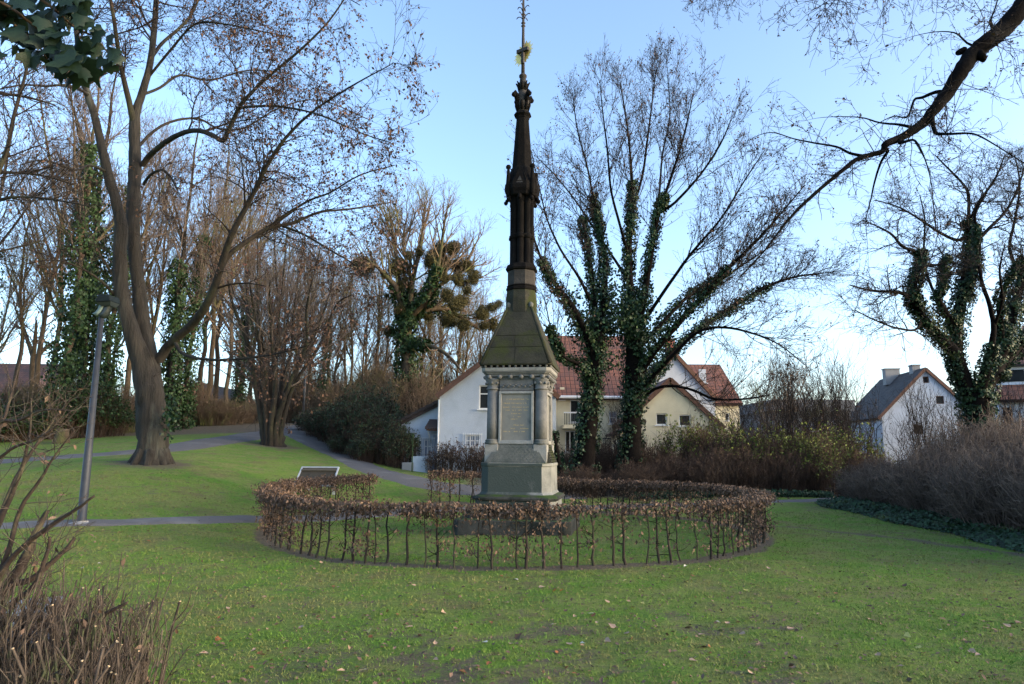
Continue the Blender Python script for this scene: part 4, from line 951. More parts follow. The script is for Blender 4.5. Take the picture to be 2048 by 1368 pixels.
# ------------------------------------------------------------------ trees
def fit(sets, n):
    """bring limbs of different point counts to n points each"""
    P = []; Q = []
    for p, r in sets:
        a, b = resample(p, r, n); P.append(a); Q.append(b)
    return np.stack(P), np.stack(Q)
def ivy_on(rng, limbs, n_per_m, off=(.02,.16), size=(.07,.13)):
    C = []; Nn = []
    for (P, Rr), (t0, t1), k in limbs:
        P2, R2 = resample(P, Rr, 40); L = np.linalg.norm(np.diff(P2, axis=0), axis=1).sum()*(t1-t0)
        n = int(n_per_m*L*k); t = t0+(t1-t0)*rng.random(n)**.95; f = t*39; i = np.clip(f.astype(int), 0, 38); u = (f-i)[:,None]
        p = P2[i]*(1-u)+P2[i+1]*u; tan = nrm(P2[i+1]-P2[i]); v = rng.normal(size=(n,3)); v = nrm(v-(v*tan).sum(1,keepdims=True)*tan)
        lump = .35+1.3*fbm(t*L*1.4+k*7, np.arctan2(v[:,1], v[:,0])*1.1, 6.)
        taper = 1-.55*np.clip((t-t0)/(t1-t0+1e-6)-.75, 0, 1)*4*.5
        gap = fbm(t*L*2.2+k*3, np.arctan2(v[:,1], v[:,0])*1.3+2, 16.) > .42
        d = R2[i]*(1-u[:,0])+R2[i+1]*u[:,0] + (off[0]+(off[1]-off[0])*rng.random(n)**.8)*lump*taper*(.6+.4*k)
        C.append((p+v*d[:,None])[gap]); Nn.append(v[gap])
    C = np.concatenate(C); Nn = np.concatenate(Nn)
    return leaf_quads(C, size, rng, .7, .9, Nn)
def build_tree(name, label, base, trunks, limbs, twigs, bark, twigmat, group=None, leaves=None, leafmat=None, ivy=None, ivymat=None, sides=12, cat='tree', rough=.16, rng=RNG, limbmat=None):
    b = np.array(base); t = thing(name, label, cat, b, 0, group)
    for nm, ls, sd in (('trunk', trunks, sides), ('limb', limbs, max(6, sides-4))):
        for P, Rr in ls:
            V, F = tubes(P[None]-b, Rr[None], sd, rough*(1 if nm == 'trunk' else .6), rng)
            n = len(V); cap = np.array([[n-sd+q for q in range(sd)]])
            obj(nm, mesh_np(nm, V, [F, cap], True), bark if nm == 'trunk' or limbmat is None else limbmat, t)
    gs = [tubes(P-b, Rr, 4 if Rr.mean() > .012 else 3) for P, Rr in twigs]
    if gs:
        V, F = cat_geo(gs); obj('crown', mesh_np('crown', V, F), twigmat, t)
    if leaves is not None: obj('dry_leaves', mesh_np('dry_leaves', leaves[0]-b, [leaves[1]]), leafmat, t, 'stuff')
    if ivy is not None: obj('ivy', mesh_np('ivy', ivy[0]-b, [ivy[1]]), ivymat or IVY, t, 'stuff')
    return t
def tips(tw, rng, k, prob, spread=.03):
    P = tw[0]; n = len(P); idx = rng.integers(0, n, int(n*k*prob)); f = .45+.55*rng.random(len(idx)); K = P.shape[1]
    i = np.clip((f*(K-1)).astype(int), 0, K-2); u = (f*(K-1)-i)[:,None]
    return P[idx,i]*(1-u)+P[idx,i+1]*u + rng.normal(0, spread, (len(idx),3))

# --- the big lime tree on the slope
def lime():
    rng = np.random.default_rng(5); Y0 = 19.0; T = lambda pts, n=None: traced(pts, Y0, n, .03, rng, .70 if pts[0][2] > 20 else .62)
    gb = gzs(BIG_TREE[0], Y0)
    A = T([(306,935,50,0),(306,915,44,0),(305,880,40,0),(304,840,39,0),(300,790,38,0),(287,740,30,-.05),(262,660,21,-.2),(243,580,19.5,-.25),(240,500,18.5,-.3),(242,450,17.5,-.3),(232,405,14.5,-.4),(215,345,13.5,-.5),(200,280,11.5,-.6),(187,225,10.5,-.7),(172,178,9.5,-.8),(158,110,8,-1),(150,40,6.5,-1.2),(140,-60,5,-1.4),(125,-200,3,-1.6)])
    B = T([(308,860,32,.1),(304,790,30,.1),(300,735,25,.15),(286,650,20,.25),(274,550,18,.3),(266,450,18,.3),(268,380,17.5,.35),(270,310,16.5,.4),(268,245,14,.4),(281,195,11,.5),(298,135,9.5,.6),(308,60,8.5,.7),(312,0,7.5,.8),(318,-120,5.5,1),(330,-280,3,1.2)])
    flare = []
    for k in range(8):
        a = k*math.pi/4+.3; c = BIG_TREE; r_ = .38
        P = np.array([(c[0]+r_*.55*math.cos(a), c[1]+r_*.55*math.sin(a), gb+.5), (c[0]+r_*.80*math.cos(a), c[1]+r_*.85*math.sin(a), gb+.28), (c[0]+r_*1.45*math.cos(a), c[1]+r_*1.45*math.sin(a), gzs(c[0]+.7*math.cos(a), c[1]+.7*math.sin(a))-.08)])
        flare.append(resample(P, [.06,.13,.08], 7))
    L = {}
    L['b2'] = T([(268,250,11,.4),(257,200,9.5,.1),(241,130,7.5,-.3),(229,50,6.5,-.8),(215,-40,5,-1.2),(200,-160,3,-1.6)])
    L['c'] = T([(284,330,9,.4),(300,310,9,.2),(330,285,8.6,-.3),(365,266,8.2,-.8),(395,261,8,-1.2),(425,270,8,-1.5),(445,281,8,-1.7),(456,262,7.5,-1.9),(478,215,7,-2.2),(500,188,6,-2.4),(540,150,5,-2.7),(600,100,4.2,-3.1),(655,45,3.2,-3.5),(700,-20,2.2,-3.8)])
    L['c2'] = T([(280,290,5,.5),(300,268,4.6,.7),(330,248,4.3,1.1),(365,238,4,1.6),(400,238,3.6,2.1),(440,258,3.2,2.6),(490,255,2.8,3.1),(560,215,2.4,3.8),(640,200,2,4.4),(740,240,1.4,5)])
    L['c3'] = T([(480,215,5,-2.2),(520,212,4.2,-2.6),(570,214,3.6,-3),(640,230,3,-3.4),(720,265,2.2,-3.8),(780,285,1.4,-4)])
    L['d'] = T([(316,722,16,.2),(332,698,15,.1),(360,670,14,-.2),(388,645,13.5,-.5),(412,610,13,-.9),(432,565,12,-1.2),(447,515,11,-1.5),(465,465,9.5,-1.8),(490,418,8.5,-2),(515,370,7.5,-2.2),(530,338,6.8,-2.4),(560,290,5.6,-2.7),(600,245,4.6,-3),(650,205,3.6,-3.4),(715,165,2.6,-3.9),(780,130,1.6,-4.3)])
    L['d2'] = T([(440,540,9,-1.3),(460,508,8.5,-1.3),(500,478,7.5,-1.1),(540,455,6.5,-.8),(585,446,5.2,-.4),(640,424,4.2,.1),(700,418,3.2,.6),(780,405,2,1.2)])
    L['d3'] = T([(530,460,5,-.8),(570,430,4.4,-.9),(620,400,3.8,-1),(660,385,3,-1.3),(720,350,2.4,-1.7),(790,330,1.4,-2)])
    L['d4'] = T([(560,450,4.6,-.6),(610,470,3.8,-1),(660,500,3,-1.5),(710,530,2.2,-2),(740,560,1.2,-2.4)])
    L['e'] = T([(350,684,6,-.1),(362,705,5.5,-.5),(390,716,5,-1),(440,720,4.4,-1.6),(500,716,3.6,-2.2),(560,706,2.6,-2.8),(620,690,1.4,-3.3)])
    L['f'] = T([(287,368,5,.3),(300,350,4.6,-.2),(322,340,4,-.7),(340,352,3.2,-1.1),(353,377,2.4,-1.4)])
    L['g'] = T([(176,190,5.5,-.8),(158,178,5,-1.3),(128,170,4.5,-1.9),(90,172,3.8,-2.4),(40,170,3,-3),(-30,185,2,-3.6)])
    L['h'] = T([(228,590,5,-.3),(205,565,4.4,-.8),(165,538,3.6,-1.4),(110,520,2.8,-2),(50,528,1.6,-2.6)])
    L['i'] = T([(306,110,6,.7),(325,85,5.5,1.2),(352,62,5,1.7),(378,35,4.4,2.2),(398,-5,3.6,2.8),(430,-90,2.4,3.4)])
    L['j'] = T([(300,150,4.5,.6),(345,95,4,.2),(390,48,3.5,-.2),(450,48,3,-.7),(520,62,2.4,-1.3),(590,75,1.4,-2)])
    L['k'] = T([(430,140,3.4,1.5),(480,120,3,1.9),(540,80,2.6,2.4),(590,30,2.2,2.9),(640,-40,1.4,3.4)]) if False else T([(316,-40,5,.9),(360,-60,4.4,.6),(430,-40,3.8,.2),(520,-30,3,-.3),(620,-40,2.2,-.8),(720,10,1.4,-1.3)])
    L['l'] = T([(215,345,5,-.5),(180,330,4,-1.2),(150,340,3.2,-2),(90,320,2.4,-2.8),(40,330,1.4,-3.4)])
    L['m'] = T([(282,190,5,.5),(320,175,4.5,1.3),(360,150,4,2.2),(420,160,3.2,3.1),(500,140,2.4,4),(600,150,1.4,4.8)])
    lims = [v for v in L.values()]
    par = fit(lims+[(A[0][-24:], A[1][-24:]), (B[0][-20:], B[1][-20:])], 16)
    t1 = spawn(rng, par, 250, (.25,1), (30,75), (1.0,2.6), 7, .12, .17, .45, .009, .3, .05)
    # the right-hand fan of fine branches hanging over the lawn
    t2 = spawn(rng, t1, 2300, (.15,1), (25,65), (.5,1.45), 6, .05, .16, .6, .0055, .4)
    t2b = spawn(rng, par, 500, (.3,1), (35,80), (.4,1.2), 6, .05, .2, .25, .006, .4, .012)
    t3 = spawn(rng, (np.concatenate([t2[0], t2b[0]]), np.concatenate([t2[1], t2b[1]])), 13000, (.2,1), (25,65), (.18,.62), 4, -.05, .16, .7, .0042, .5)
    C = np.concatenate([tips(t3, rng, 1, 2.4, .03), tips(t2, rng, 1, 1.0, .05)])
    C = C[(rng.random(len(C)) < np.clip((C[:,0]+14)*.10+.15, .15, .95))]
    dense = fbm(C[:,0]*.9, C[:,2]*.9+C[:,1]*.5, 4); C = C[rng.random(len(C)) < np.clip((dense-.30)*3.4, .08, 1)]
    # spurs on the lower trunk
    sp = spawn(rng, fit([A, B], 20), 70, (.08,.45), (60,95), (.3,1.0), 5, .2, .2, .06, .004, .4, .008)
    build_tree('lime_tree', 'big twin-stemmed bare lime tree on the slope, few dry leaves', (BIG_TREE[0], Y0, gb), [A, B]+flare, lims, [t1, t2, t2b, t3, sp], BARK_LIME, TWIG_LIME,
               leaves=leaf_quads(C, (.055,.105), rng, .8, .6), leafmat=LEAF_DRY, sides=22, rng=rng, limbmat=BARK,
               ivy=leaf_quads(np.array(at(340,835,18.6))+rng.normal(0,1,(260,3))*np.array((.10,.12,.28)), (.07,.12), rng, .6, .8), ivymat=IVY)
lime()

# --- the two ivy-clad trees right of the monument
def ivy_trees():
    rng = np.random.default_rng(8); Y0 = 22.5; T = lambda pts, n=None: traced(pts, Y0, n, .04, rng, .8 if pts[0][2] > 20 else .58)
    # left tree
    b1 = at(1166, 958, Y0); g1 = gzs(b1[0], Y0)
    tr = T([(1164,975,27,0),(1168,940,25,0),(1174,880,23,0),(1180,820,22,0),(1188,750,21,0),(1194,690,19,0),(1200,640,16,.1)])
    l1 = T([(1190,735,12,0),(1172,670,12,-.4),(1148,618,11,-.8),(1118,578,9,-1.2),(1090,535,6,-1.6),(1066,470,3.4,-2),(1050,395,2,-2.3)])
    l2 = T([(1194,700,12,0),(1190,620,11,.3),(1182,540,9,.6),(1170,465,6,.9),(1163,430,3,1)])
    l3 = T([(1198,660,13,.1),(1208,590,11,.4),(1211,520,9,.7),(1200,462,6.5,1),(1189,410,4.5,1.2),(1175,335,3.4,1.5),(1155,260,2.4,1.8),(1145,185,1.4,2)])
    l4 = T([(1180,600,6,-.5),(1158,555,5,-.9),(1122,500,4,-1.3),(1095,440,3.2,-1.7),(1080,380,2,-2),(1062,300,1.2,-2.2)])
    l5 = T([(1186,760,7,-.2),(1160,730,6,-.9),(1130,715,5,-1.6),(1112,690,4,-2),(1100,650,2.6,-2.3),(1090,600,1.6,-2.6)])
    lim1 = [l1,l2,l3,l4,l5]
    par = fit(lim1, 16)
    a1 = spawn(rng, par, 150, (.35,1), (25,55), (.9,2.4), 6, .35, .12, .45, .007, .35, .018)
    a2 = spawn(rng, a1, 900, (.15,1), (20,50), (.35,1.0), 5, .25, .13, .65, .0066, .4)
    a3 = spawn(rng, a2, 2600, (.2,1), (25,60), (.12,.4), 4, .15, .15, .7, .0052, .5)
    iv = ivy_on(rng, [(tr,(.06,1),.7),(l1,(0,.72),.65),(l2,(0,.95),.6),(l3,(0,.62),.7),(l5,(0,.8),.8)], 1250, (.01,.24), (.055,.11))
    lf = leaf_quads(tips(a3, rng, 1, .75, .04), (.04,.09), rng, .6, .7)
    build_tree('ivy_clad_tree', 'bare tree with ivy-clad trunk standing right beside the monument', (b1[0], Y0, g1), [tr], lim1, [a1,a2,a3], BARK_DARK, TWIG_DARK, leaves=lf, leafmat=LEAF_DRY, ivy=iv, rng=rng)
    # right tree
    b2 = at(1262, 955, Y0+.6); g2 = gzs(b2[0], Y0+.6)
    T = lambda pts, n=None: traced(pts, Y0+.6, n, .04, rng, .8 if pts[0][2] > 20 else .58)
    tr = T([(1262,978,26,0),(1263,930,24,0),(1264,870,23,0),(1266,810,22,0),(1268,740,22,0),(1268,680,20,0),(1264,620,17,0)])
    e = T([(1266,660,16,0),(1261,580,14,.2),(1258,500,11,.5),(1264,410,7.5,.7),(1262,330,5,.8),(1254,250,3.4,.9),(1240,165,1.8,1)])
    e2 = T([(1259,520,6,.4),(1240,450,5,0),(1222,380,4.2,-.4),(1215,300,3.4,-.8),(1205,220,2.4,-1.2),(1200,160,1.2,-1.4)])
    e3 = T([(1262,430,5,.6),(1285,350,4.4,1.1),(1296,270,3.6,1.6),(1305,200,2.6,2),(1312,140,1.4,2.2)])
    f = T([(1270,680,16,0),(1285,610,14,-.3),(1300,520,11.5,-.6),(1316,430,8.5,-.9),(1330,390,6,-1.1),(1352,325,4.4,-1.4),(1372,255,3.2,-1.7),(1388,180,1.6,-2)])
    f2 = T([(1318,425,6,-.9),(1350,405,5,-1.4),(1400,350,4,-2),(1440,290,3,-2.6),(1462,240,1.6,-3)])
    f3 = T([(1308,480,5,-.7),(1318,400,4.2,0),(1325,310,3.4,.7),(1340,230,2.4,1.3),(1335,150,1.2,1.8)])
    g = T([(1272,765,13,0),(1300,715,12.5,-.4),(1340,665,11.5,-.9),(1395,605,9.5,-1.5),(1448,545,7,-2.1),(1500,495,5,-2.6),(1555,435,3.4,-3.1),(1610,370,2,-3.5)])
    h = T([(1276,790,12,.1),(1320,735,11.5,.6),(1365,685,11,1.1),(1425,640,9.5,1.7),(1490,598,7,2.4),(1545,568,5,3),(1600,552,3.4,3.5),(1660,545,1.8,4)])
    i_ = T([(1285,775,7,-.4),(1320,738,6.5,-1),(1360,696,6,-1.6),(1400,662,5.5,-2.2),(1450,655,4.5,-2.8),(1510,668,3.6,-3.3),(1560,690,2.4,-3.8),(1610,730,1.3,-4.2)])
    j = T([(1282,800,6,.3),(1310,778,5.5,.0),(1345,772,5,-.3),(1385,780,4.6,-.7),(1430,798,4.2,-1.1),(1490,798,3.2,-1.6),(1540,790,1.8,-2)])
    k_ = T([(1275,700,8,.2),(1330,640,7.5,.8),(1380,590,6,1.4),(1440,560,4.4,2),(1500,520,3,2.6),(1560,480,1.6,3.1)])
    k2 = T([(1290,640,7,-.3),(1330,580,6,-1.1),(1380,510,5,-1.9),(1440,440,3.8,-2.7),(1490,360,2.6,-3.3),(1530,300,1.4,-3.7)])
    k3 = T([(1256,560,6,.3),(1230,520,5,1.1),(1190,460,4,1.9),(1150,400,3,2.6),(1110,350,2,3.2),(1080,320,1.2,3.6)])
    lim2 = [e,e2,e3,f,f2,f3,g,h,i_,j,k_,k2,k3]
    par = fit(lim2, 16)
    a1 = spawn(rng, par, 420, (.3,1), (22,52), (.9,2.6), 7, .38, .11, .42, .007, .35, .018)
    a2 = spawn(rng, a1, 2700, (.15,1), (20,50), (.35,1.05), 5, .25, .12, .65, .0066, .4)
    a3 = spawn(rng, a2, 7500, (.2,1), (25,60), (.12,.42), 4, .15, .15, .7, .0052, .5)
    iv = ivy_on(rng, [(tr,(.12,1),.7),(e,(0,.6),.8),(f,(0,.58),.8),(g,(0,.60),.5),(h,(0,.70),.5),(k_,(0,.6),.6),(i_,(0,.2),.5)], 1250, (.01,.24), (.055,.11))
    # ivy mass filling the fork
    tn = lambda m: (lambda v: v[(v**2).sum(1) < 2.6])(rng.normal(0,1,(m,3)))       # leaves stay within reach of the limbs
    C = np.concatenate([np.array(at(1228,640,Y0+.3))+tn(12500)*np.array((1.05,.8,1.15)), np.array(at(1180,800,Y0))+tn(1300)*np.array((.2,.2,.7)), np.array(at(1266,790,Y0+.6))+tn(1300)*np.array((.2,.2,.7))]); C = C[fbm(C[:,0]*1.9+C[:,1], C[:,2]*1.9, 3) > .44]
    iv2 = leaf_quads(C, (.07,.13), rng, .8, .9); V, F = cat_geo([iv, iv2])
    x1 = spawn(rng, fit([g,h,i_,j,k_], 16), 170, (.35,1), (25,70), (.8,2.0), 7, .1, .16, .4, .007, .35, .014); x2 = spawn(rng, x1, 1100, (.15,1), (25,60), (.3,.9), 5, .05, .15, .65, .006, .4); x3 = spawn(rng, x2, 2200, (.2,1), (25,60), (.12,.4), 4, .05, .15, .7, .005, .5)
    lf = leaf_quads(tips(a3, rng, 1, .8, .04), (.04,.09), rng, .6, .7)
    build_tree('ivy_clad_tree', 'wide bare tree with ivy-clad trunk in front of the cream gabled house', (b2[0], Y0+.6, g2), [tr], lim2, [a1,a2,a3,x1,x2,x3], BARK_DARK, TWIG_DARK, leaves=lf, leafmat=LEAF_DRY, ivy=(V, np.concatenate(F)), rng=rng)
    # small ivy-wrapped stem at the foot
    b3 = at(1128, 955, 21.8); g3 = gzs(b3[0], 21.8); st = traced([(1126,965,5,0),(1118,930,4.5,0),(1112,890,4,0),(1107,862,3,0)], 21.8, 12)
    build_tree('ivy_stump', 'thin leaning ivy-wrapped stem right behind the plinth', (b3[0], 21.8, g3), [st], [], [], BARK_DARK, TWIG_DARK, ivy=ivy_on(rng, [(st,(0,1),.9)], 600, (.02,.2), (.05,.1)), rng=rng, cat='shrub')
ivy_trees()

# --- the tree on the right edge whose limb reaches in over the lawn
def overhang():
    rng = np.random.default_rng(15); Y0 = 8.2
    def T(pts, n=None, r=.05):
        k = len(pts)
        if pts[0][2] < 12 and k > 3:                      # side limbs taper away to a twig
            f = np.linspace(1, .28, k); pts = [(x+rng.normal(0,3)*(i > 1), y+rng.normal(0,3)*(i > 1), rr*f[i], dy) for i, (x, y, rr, dy) in enumerate(pts)]
            x1, y1, r1, d1 = pts[-1]; x0, y0, _, d0 = pts[-2]
            pts = pts+[(x1+(x1-x0)*.8, y1+(y1-y0)*.8+8, r1*.5, d1+(d1-d0)), (x1+(x1-x0)*1.5, y1+(y1-y0)*1.3+30, r1*.25, d1+(d1-d0)*2)]
        return traced(pts, Y0, n, r, rng, .88)
    bx0 = at(2440, 300, 9.2)[0]; g = gzs(bx0, 9.2)
    top = at(2200, -190, 8.8)
    tr = resample(np.array([(bx0,9.2,g-.2),(bx0-.02,9.2,g+.5),(bx0-.05,9.15,g+2.5),(bx0-.2,9.05,g+4.8),(top[0]+.4,8.9,top[2]-.6),(top[0],8.8,top[2]),(top[0]-.2,8.7,top[2]+2)]), [.42,.36,.31,.28,.24,.2,.12], 26)
    main = T([(2210,-180,27,.6),(2120,-90,25,.3),(2060,-10,23,.1),(2035,25,22,0),(2005,60,21.5,0),(1975,85,21,-.1),(1945,108,20,-.1),(1920,145,18,-.2),(1895,185,15.5,-.2),(1870,218,13.5,-.3),(1850,243,12,-.3),(1820,265,9.5,-.4),(1795,278,9,-.4),(1772,288,8,-.5),(1765,303,6.5,-.5),(1742,309,6,-.5),(1712,320,5.4,-.6),(1680,345,4.8,-.7),(1640,378,4.2,-.8),(1600,415,3.6,-.9),(1570,448,2.8,-1),(1530,500,2,-1.1),(1480,555,1.2,-1.2)])
    L = [T([(1768,298,5,-.5),(1776,302,4.5,-.5),(1765,325,4,-.4),(1752,355,3.6,-.2),(1743,395,3.2,0),(1738,440,2.6,.1),(1735,485,1.6,.2)]),
         T([(1728,312,4,-.5),(1700,306,3.6,-.4),(1670,294,3.2,-.2),(1630,282,3,0),(1585,275,2.6,.2),(1540,270,2.2,.4),(1495,280,1.6,.6),(1455,315,1,.7)]),
         T([(1864,225,7,-.3),(1866,248,6,-.4),(1873,262,5.5,-.5),(1885,270,5,-.6),(1905,262,4.6,-.8),(1945,263,4.2,-1),(1985,285,3.8,-1.2),(2030,315,3.4,-1.4),(2080,350,2.6,-1.6)]),
         T([(1800,277,6,-.4),(1800,285,5.5,-.5),(1815,282,4.5,-.7),(1832,288,4,-.9),(1847,318,3.2,-1.1),(1858,355,2.6,-1.3),(1865,400,1.6,-1.5)]),
         T([(1896,184,6,-.2),(1872,184,5,-.1),(1848,190,4.2,0),(1828,200,3.8,.2),(1822,222,3.4,.3),(1812,233,3.2,.4),(1790,231,2.8,.5),(1755,250,2.4,.7),(1710,285,1.4,.9)]),
         T([(1832,257,4.4,-.35),(1800,249,3.6,-.2),(1760,246,3,0),(1715,238,2.6,.3),(1660,232,1.8,.6),(1620,245,1,.8)]),
         T([(1960,95,4,-.1),(1935,86,3.2,.2),(1905,66,2.6,.5),(1860,67,2.2,.8),(1800,80,1.4,1)]),
         T([(1992,72,5,0),(1982,45,4,.1),(1982,30,3.4,.2),(1992,0,3,.3),(2005,-60,2,.5)]),
         T([(1990,85,4,0),(1995,90,3.5,-.3),(1988,82,3,-.5),(2012,80,2.8,-.7),(2050,72,2,-1)]),
         T([(1930,100,8,-.1),(1922,103,7.5,-.1),(1916,106,6.5,-.1)]),
         T([(1955,100,11,-.1),(1962,112,10,-.2),(1970,118,8.5,-.2)])]
    up = [T([(2150,-110,8,.4),(2040,-115,6.5,.8),(1930,-95,5.4,1.2),(1830,-70,4.4,1.5),(1730,-50,3.4,1.8),(1630,-45,2.6,2),(1540,-40,1.8,2.2),(1475,-30,1.1,2.3)]),
          T([(2100,-90,6,.3),(2050,-120,5,-.2),(1980,-95,4,-.6),(1900,-60,3,-.9),(1820,-45,2,-1.1),(1750,-30,1.2,-1.3)])]
    par = fit(L[:9]+up+[(main[0][-36:], main[1][-36:])], 16)
    t1 = spawn(rng, par, 230, (.1,1), (35,85), (.3,.9), 7, -.18, .2, .35, .0036, .4, .007)
    t1b = spawn(rng, fit(up, 16), 120, (.15,1), (60,100), (.5,1.1), 7, -.75, .14, .35, .0032, .4, .006)
    t1c = spawn(rng, fit([main], 30), 36, (.2,.8), (50,90), (.4,1.0), 7, .1, .2, .12, .0035, .35, .007)
    par2 = (np.concatenate([t1[0], t1b[0], t1c[0]]), np.concatenate([t1[1], t1b[1], t1c[1]]))
    t2 = spawn(rng, par2, 1700, (.15,1), (30,70), (.10,.36), 5, -.05, .2, .7, .0031, .5)
    t3 = spawn(rng, t2, 3000, (.3,1), (30,75), (.03,.10), 3, 0, .2, .8, .0026, .7)
    C = tips(t3, rng, 1, 1.0, .008)
    big = tips(t2, rng, 1, .03, .02)
    V, F = cat_geo([leaf_quads(C, (.014,.03), rng, .2, .8), leaf_quads(big, (.04,.07), rng, .8, .6)])
    build_tree('overhanging_tree', 'dark crooked bare limb reaching in over the lawn from a trunk at the right', (bx0, 9.2, g), [tr, main], L+up, [t1,t1b,t1c,t2,t3], BARK_BACKLIT, TWIG_DARK, leaves=(V, np.concatenate(F)), leafmat=LEAF_DRY, sides=14, rng=rng)
overhang()

# --- the ivy-covered tree among the shrubs on the right
def right_ivy():
    rng = np.random.default_rng(31); Y0 = 24.0; T = lambda pts, n=None: traced(pts, Y0, n, .05, rng, .75)
    b = at(1962, 960, Y0); g = gzs(b[0], Y0)
    tr = T([(1964,985,34,0),(1964,930,32,0),(1962,870,32,0),(1956,820,32,0),(1950,780,30,0)])
    a = T([(1946,800,22,0),(1925,755,20,0),(1905,700,17,-.2),(1862,655,13,-.6),(1838,620,10.5,-.9),(1825,594,9,-1.1),(1831,560,7.5,-1.2),(1842,520,5.5,-1.3),(1838,500,3.5,-1.3)])
    m = T([(1925,760,18,.1),(1912,700,17,.2),(1916,640,15,.4),(1928,570,12,.6),(1938,520,9.5,.7),(1941,470,7.5,.8),(1936,440,4,.8)])
    m2 = T([(1934,600,9,.5),(1950,550,8,.3),(1957,510,6.5,.1),(1957,470,5,-.1),(1950,430,3.6,-.3),(1970,390,2.4,-.5),(2000,340,1.4,-.7)])
    m3 = T([(1912,670,10,.2),(1895,630,9,-.1),(1877,596,7.5,-.4),(1890,566,6,-.6),(1889,530,4.5,-.8),(1897,508,2,-.9)])
    r1 = T([(1962,780,14,-.2),(1975,730,11,-.5),(1984,690,8,-.7),(1987,650,6.5,-.9),(1978,604,5.5,-1),(1965,568,5,-1.1),(1958,530,3.5,-1.2)])
    r2_ = T([(1965,790,22,.2),(1990,740,18,.4),(2010,680,15,.7),(2025,625,13,1),(2042,570,10.5,1.3),(2070,500,7,1.6),(2085,430,4,1.8)])
    r3 = T([(1990,750,14,.3),(2025,705,12,.9),(2060,670,10,1.5),(2110,625,7,2.1),(2150,560,4,2.6)])
    r4 = T([(2004,680,9,.5),(2000,630,8,.1),(2006,585,7,-.3),(2026,545,6,-.7),(2050,515,4.5,-1.1),(2075,490,2.5,-1.4)])
    # bare crooked crown branches
    cr = [T([(1836,505,4.5,-1.3),(1805,492,4,-1.7),(1785,470,3.2,-2.1),(1760,455,2.4,-2.5),(1725,440,1.3,-2.9)]),
          T([(1832,600,5.5,-1),(1800,585,4.8,-1.5),(1765,583,4,-2),(1735,580,3,-2.5),(1700,570,1.6,-3)]),
          T([(1842,522,4,-1.3),(1865,530,3.6,-1),(1888,528,3,-.8)]),
          T([(1940,470,5,.8),(1915,480,4.4,.4),(1880,465,3.8,0),(1850,445,3,-.5),(1800,415,2.2,-1),(1750,400,1.3,-1.4)]),
          T([(1940,460,5,.8),(1938,420,4.4,1),(1935,380,3.6,1.2),(1900,340,2.6,1.6),(1870,310,1.4,2)]),
          T([(1957,480,5,0),(1985,450,4.4,.5),(2010,425,3.6,1),(2035,380,2.8,1.5),(2050,330,1.6,2)]),
          T([(1940,440,4,.8),(1960,400,3.4,.4),(1990,360,2.6,0),(2010,310,1.4,-.4)]),
          T([(1875,600,4,-.4),(1855,550,3.4,.3),(1848,500,2.8,.9),(1850,440,2.2,1.5),(1840,390,1.2,2)]),
          T([(2045,560,5,1.3),(2020,500,4.2,1.9),(2030,440,3.4,2.5),(2040,370,2.4,3),(2030,310,1.3,3.4)]),
          T([(1845,640,4,-.8),(1830,660,3.2,-1.4),(1790,655,2.6,-2),(1750,640,2,-2.5),(1710,620,1.2,-3)]),
          T([(1990,650,4,-.9),(2005,600,3.2,-1.6),(2000,540,2.6,-2.2),(2010,490,1.4,-2.8)])]
    lim = [a,m,m2,m3,r1,r2_,r3,r4]+cr
    par = fit(cr+[(v[0][-14:], v[1][-14:]) for v in (a,m,m2,m3,r2_,r4)], 16)
    t1 = spawn(rng, par, 330, (.15,1), (35,80), (.6,1.7), 7, .12, .26, .5, .009, .35, .03)
    t2 = spawn(rng, t1, 2400, (.15,1), (30,75), (.3,.9), 5, .05, .25, .65, .0068, .45)
    t3 = spawn(rng, t2, 6500, (.2,1), (30,70), (.12,.42), 4, .05, .2, .75, .0055, .5)
    iv = ivy_on(rng, [(tr,(.05,1),1.35),(a,(0,1),1.0),(m,(0,1),1.0),(m2,(0,.6),.8),(m3,(0,.95),.8),(r1,(0,.35),.8),(r2_,(0,.85),1.0),(r3,(0,.8),1.0),(r4,(.0,.8),.7)], 1300, (.01,.22), (.055,.11))
    build_tree('ivy_covered_tree', 'thick ivy-covered tree with crooked bare crown among the right-hand shrubs', (b[0], Y0, g), [tr], lim, [t1,t2,t3], BARK_DARK, TWIG_DARK, ivy=iv, rng=rng)
right_ivy()

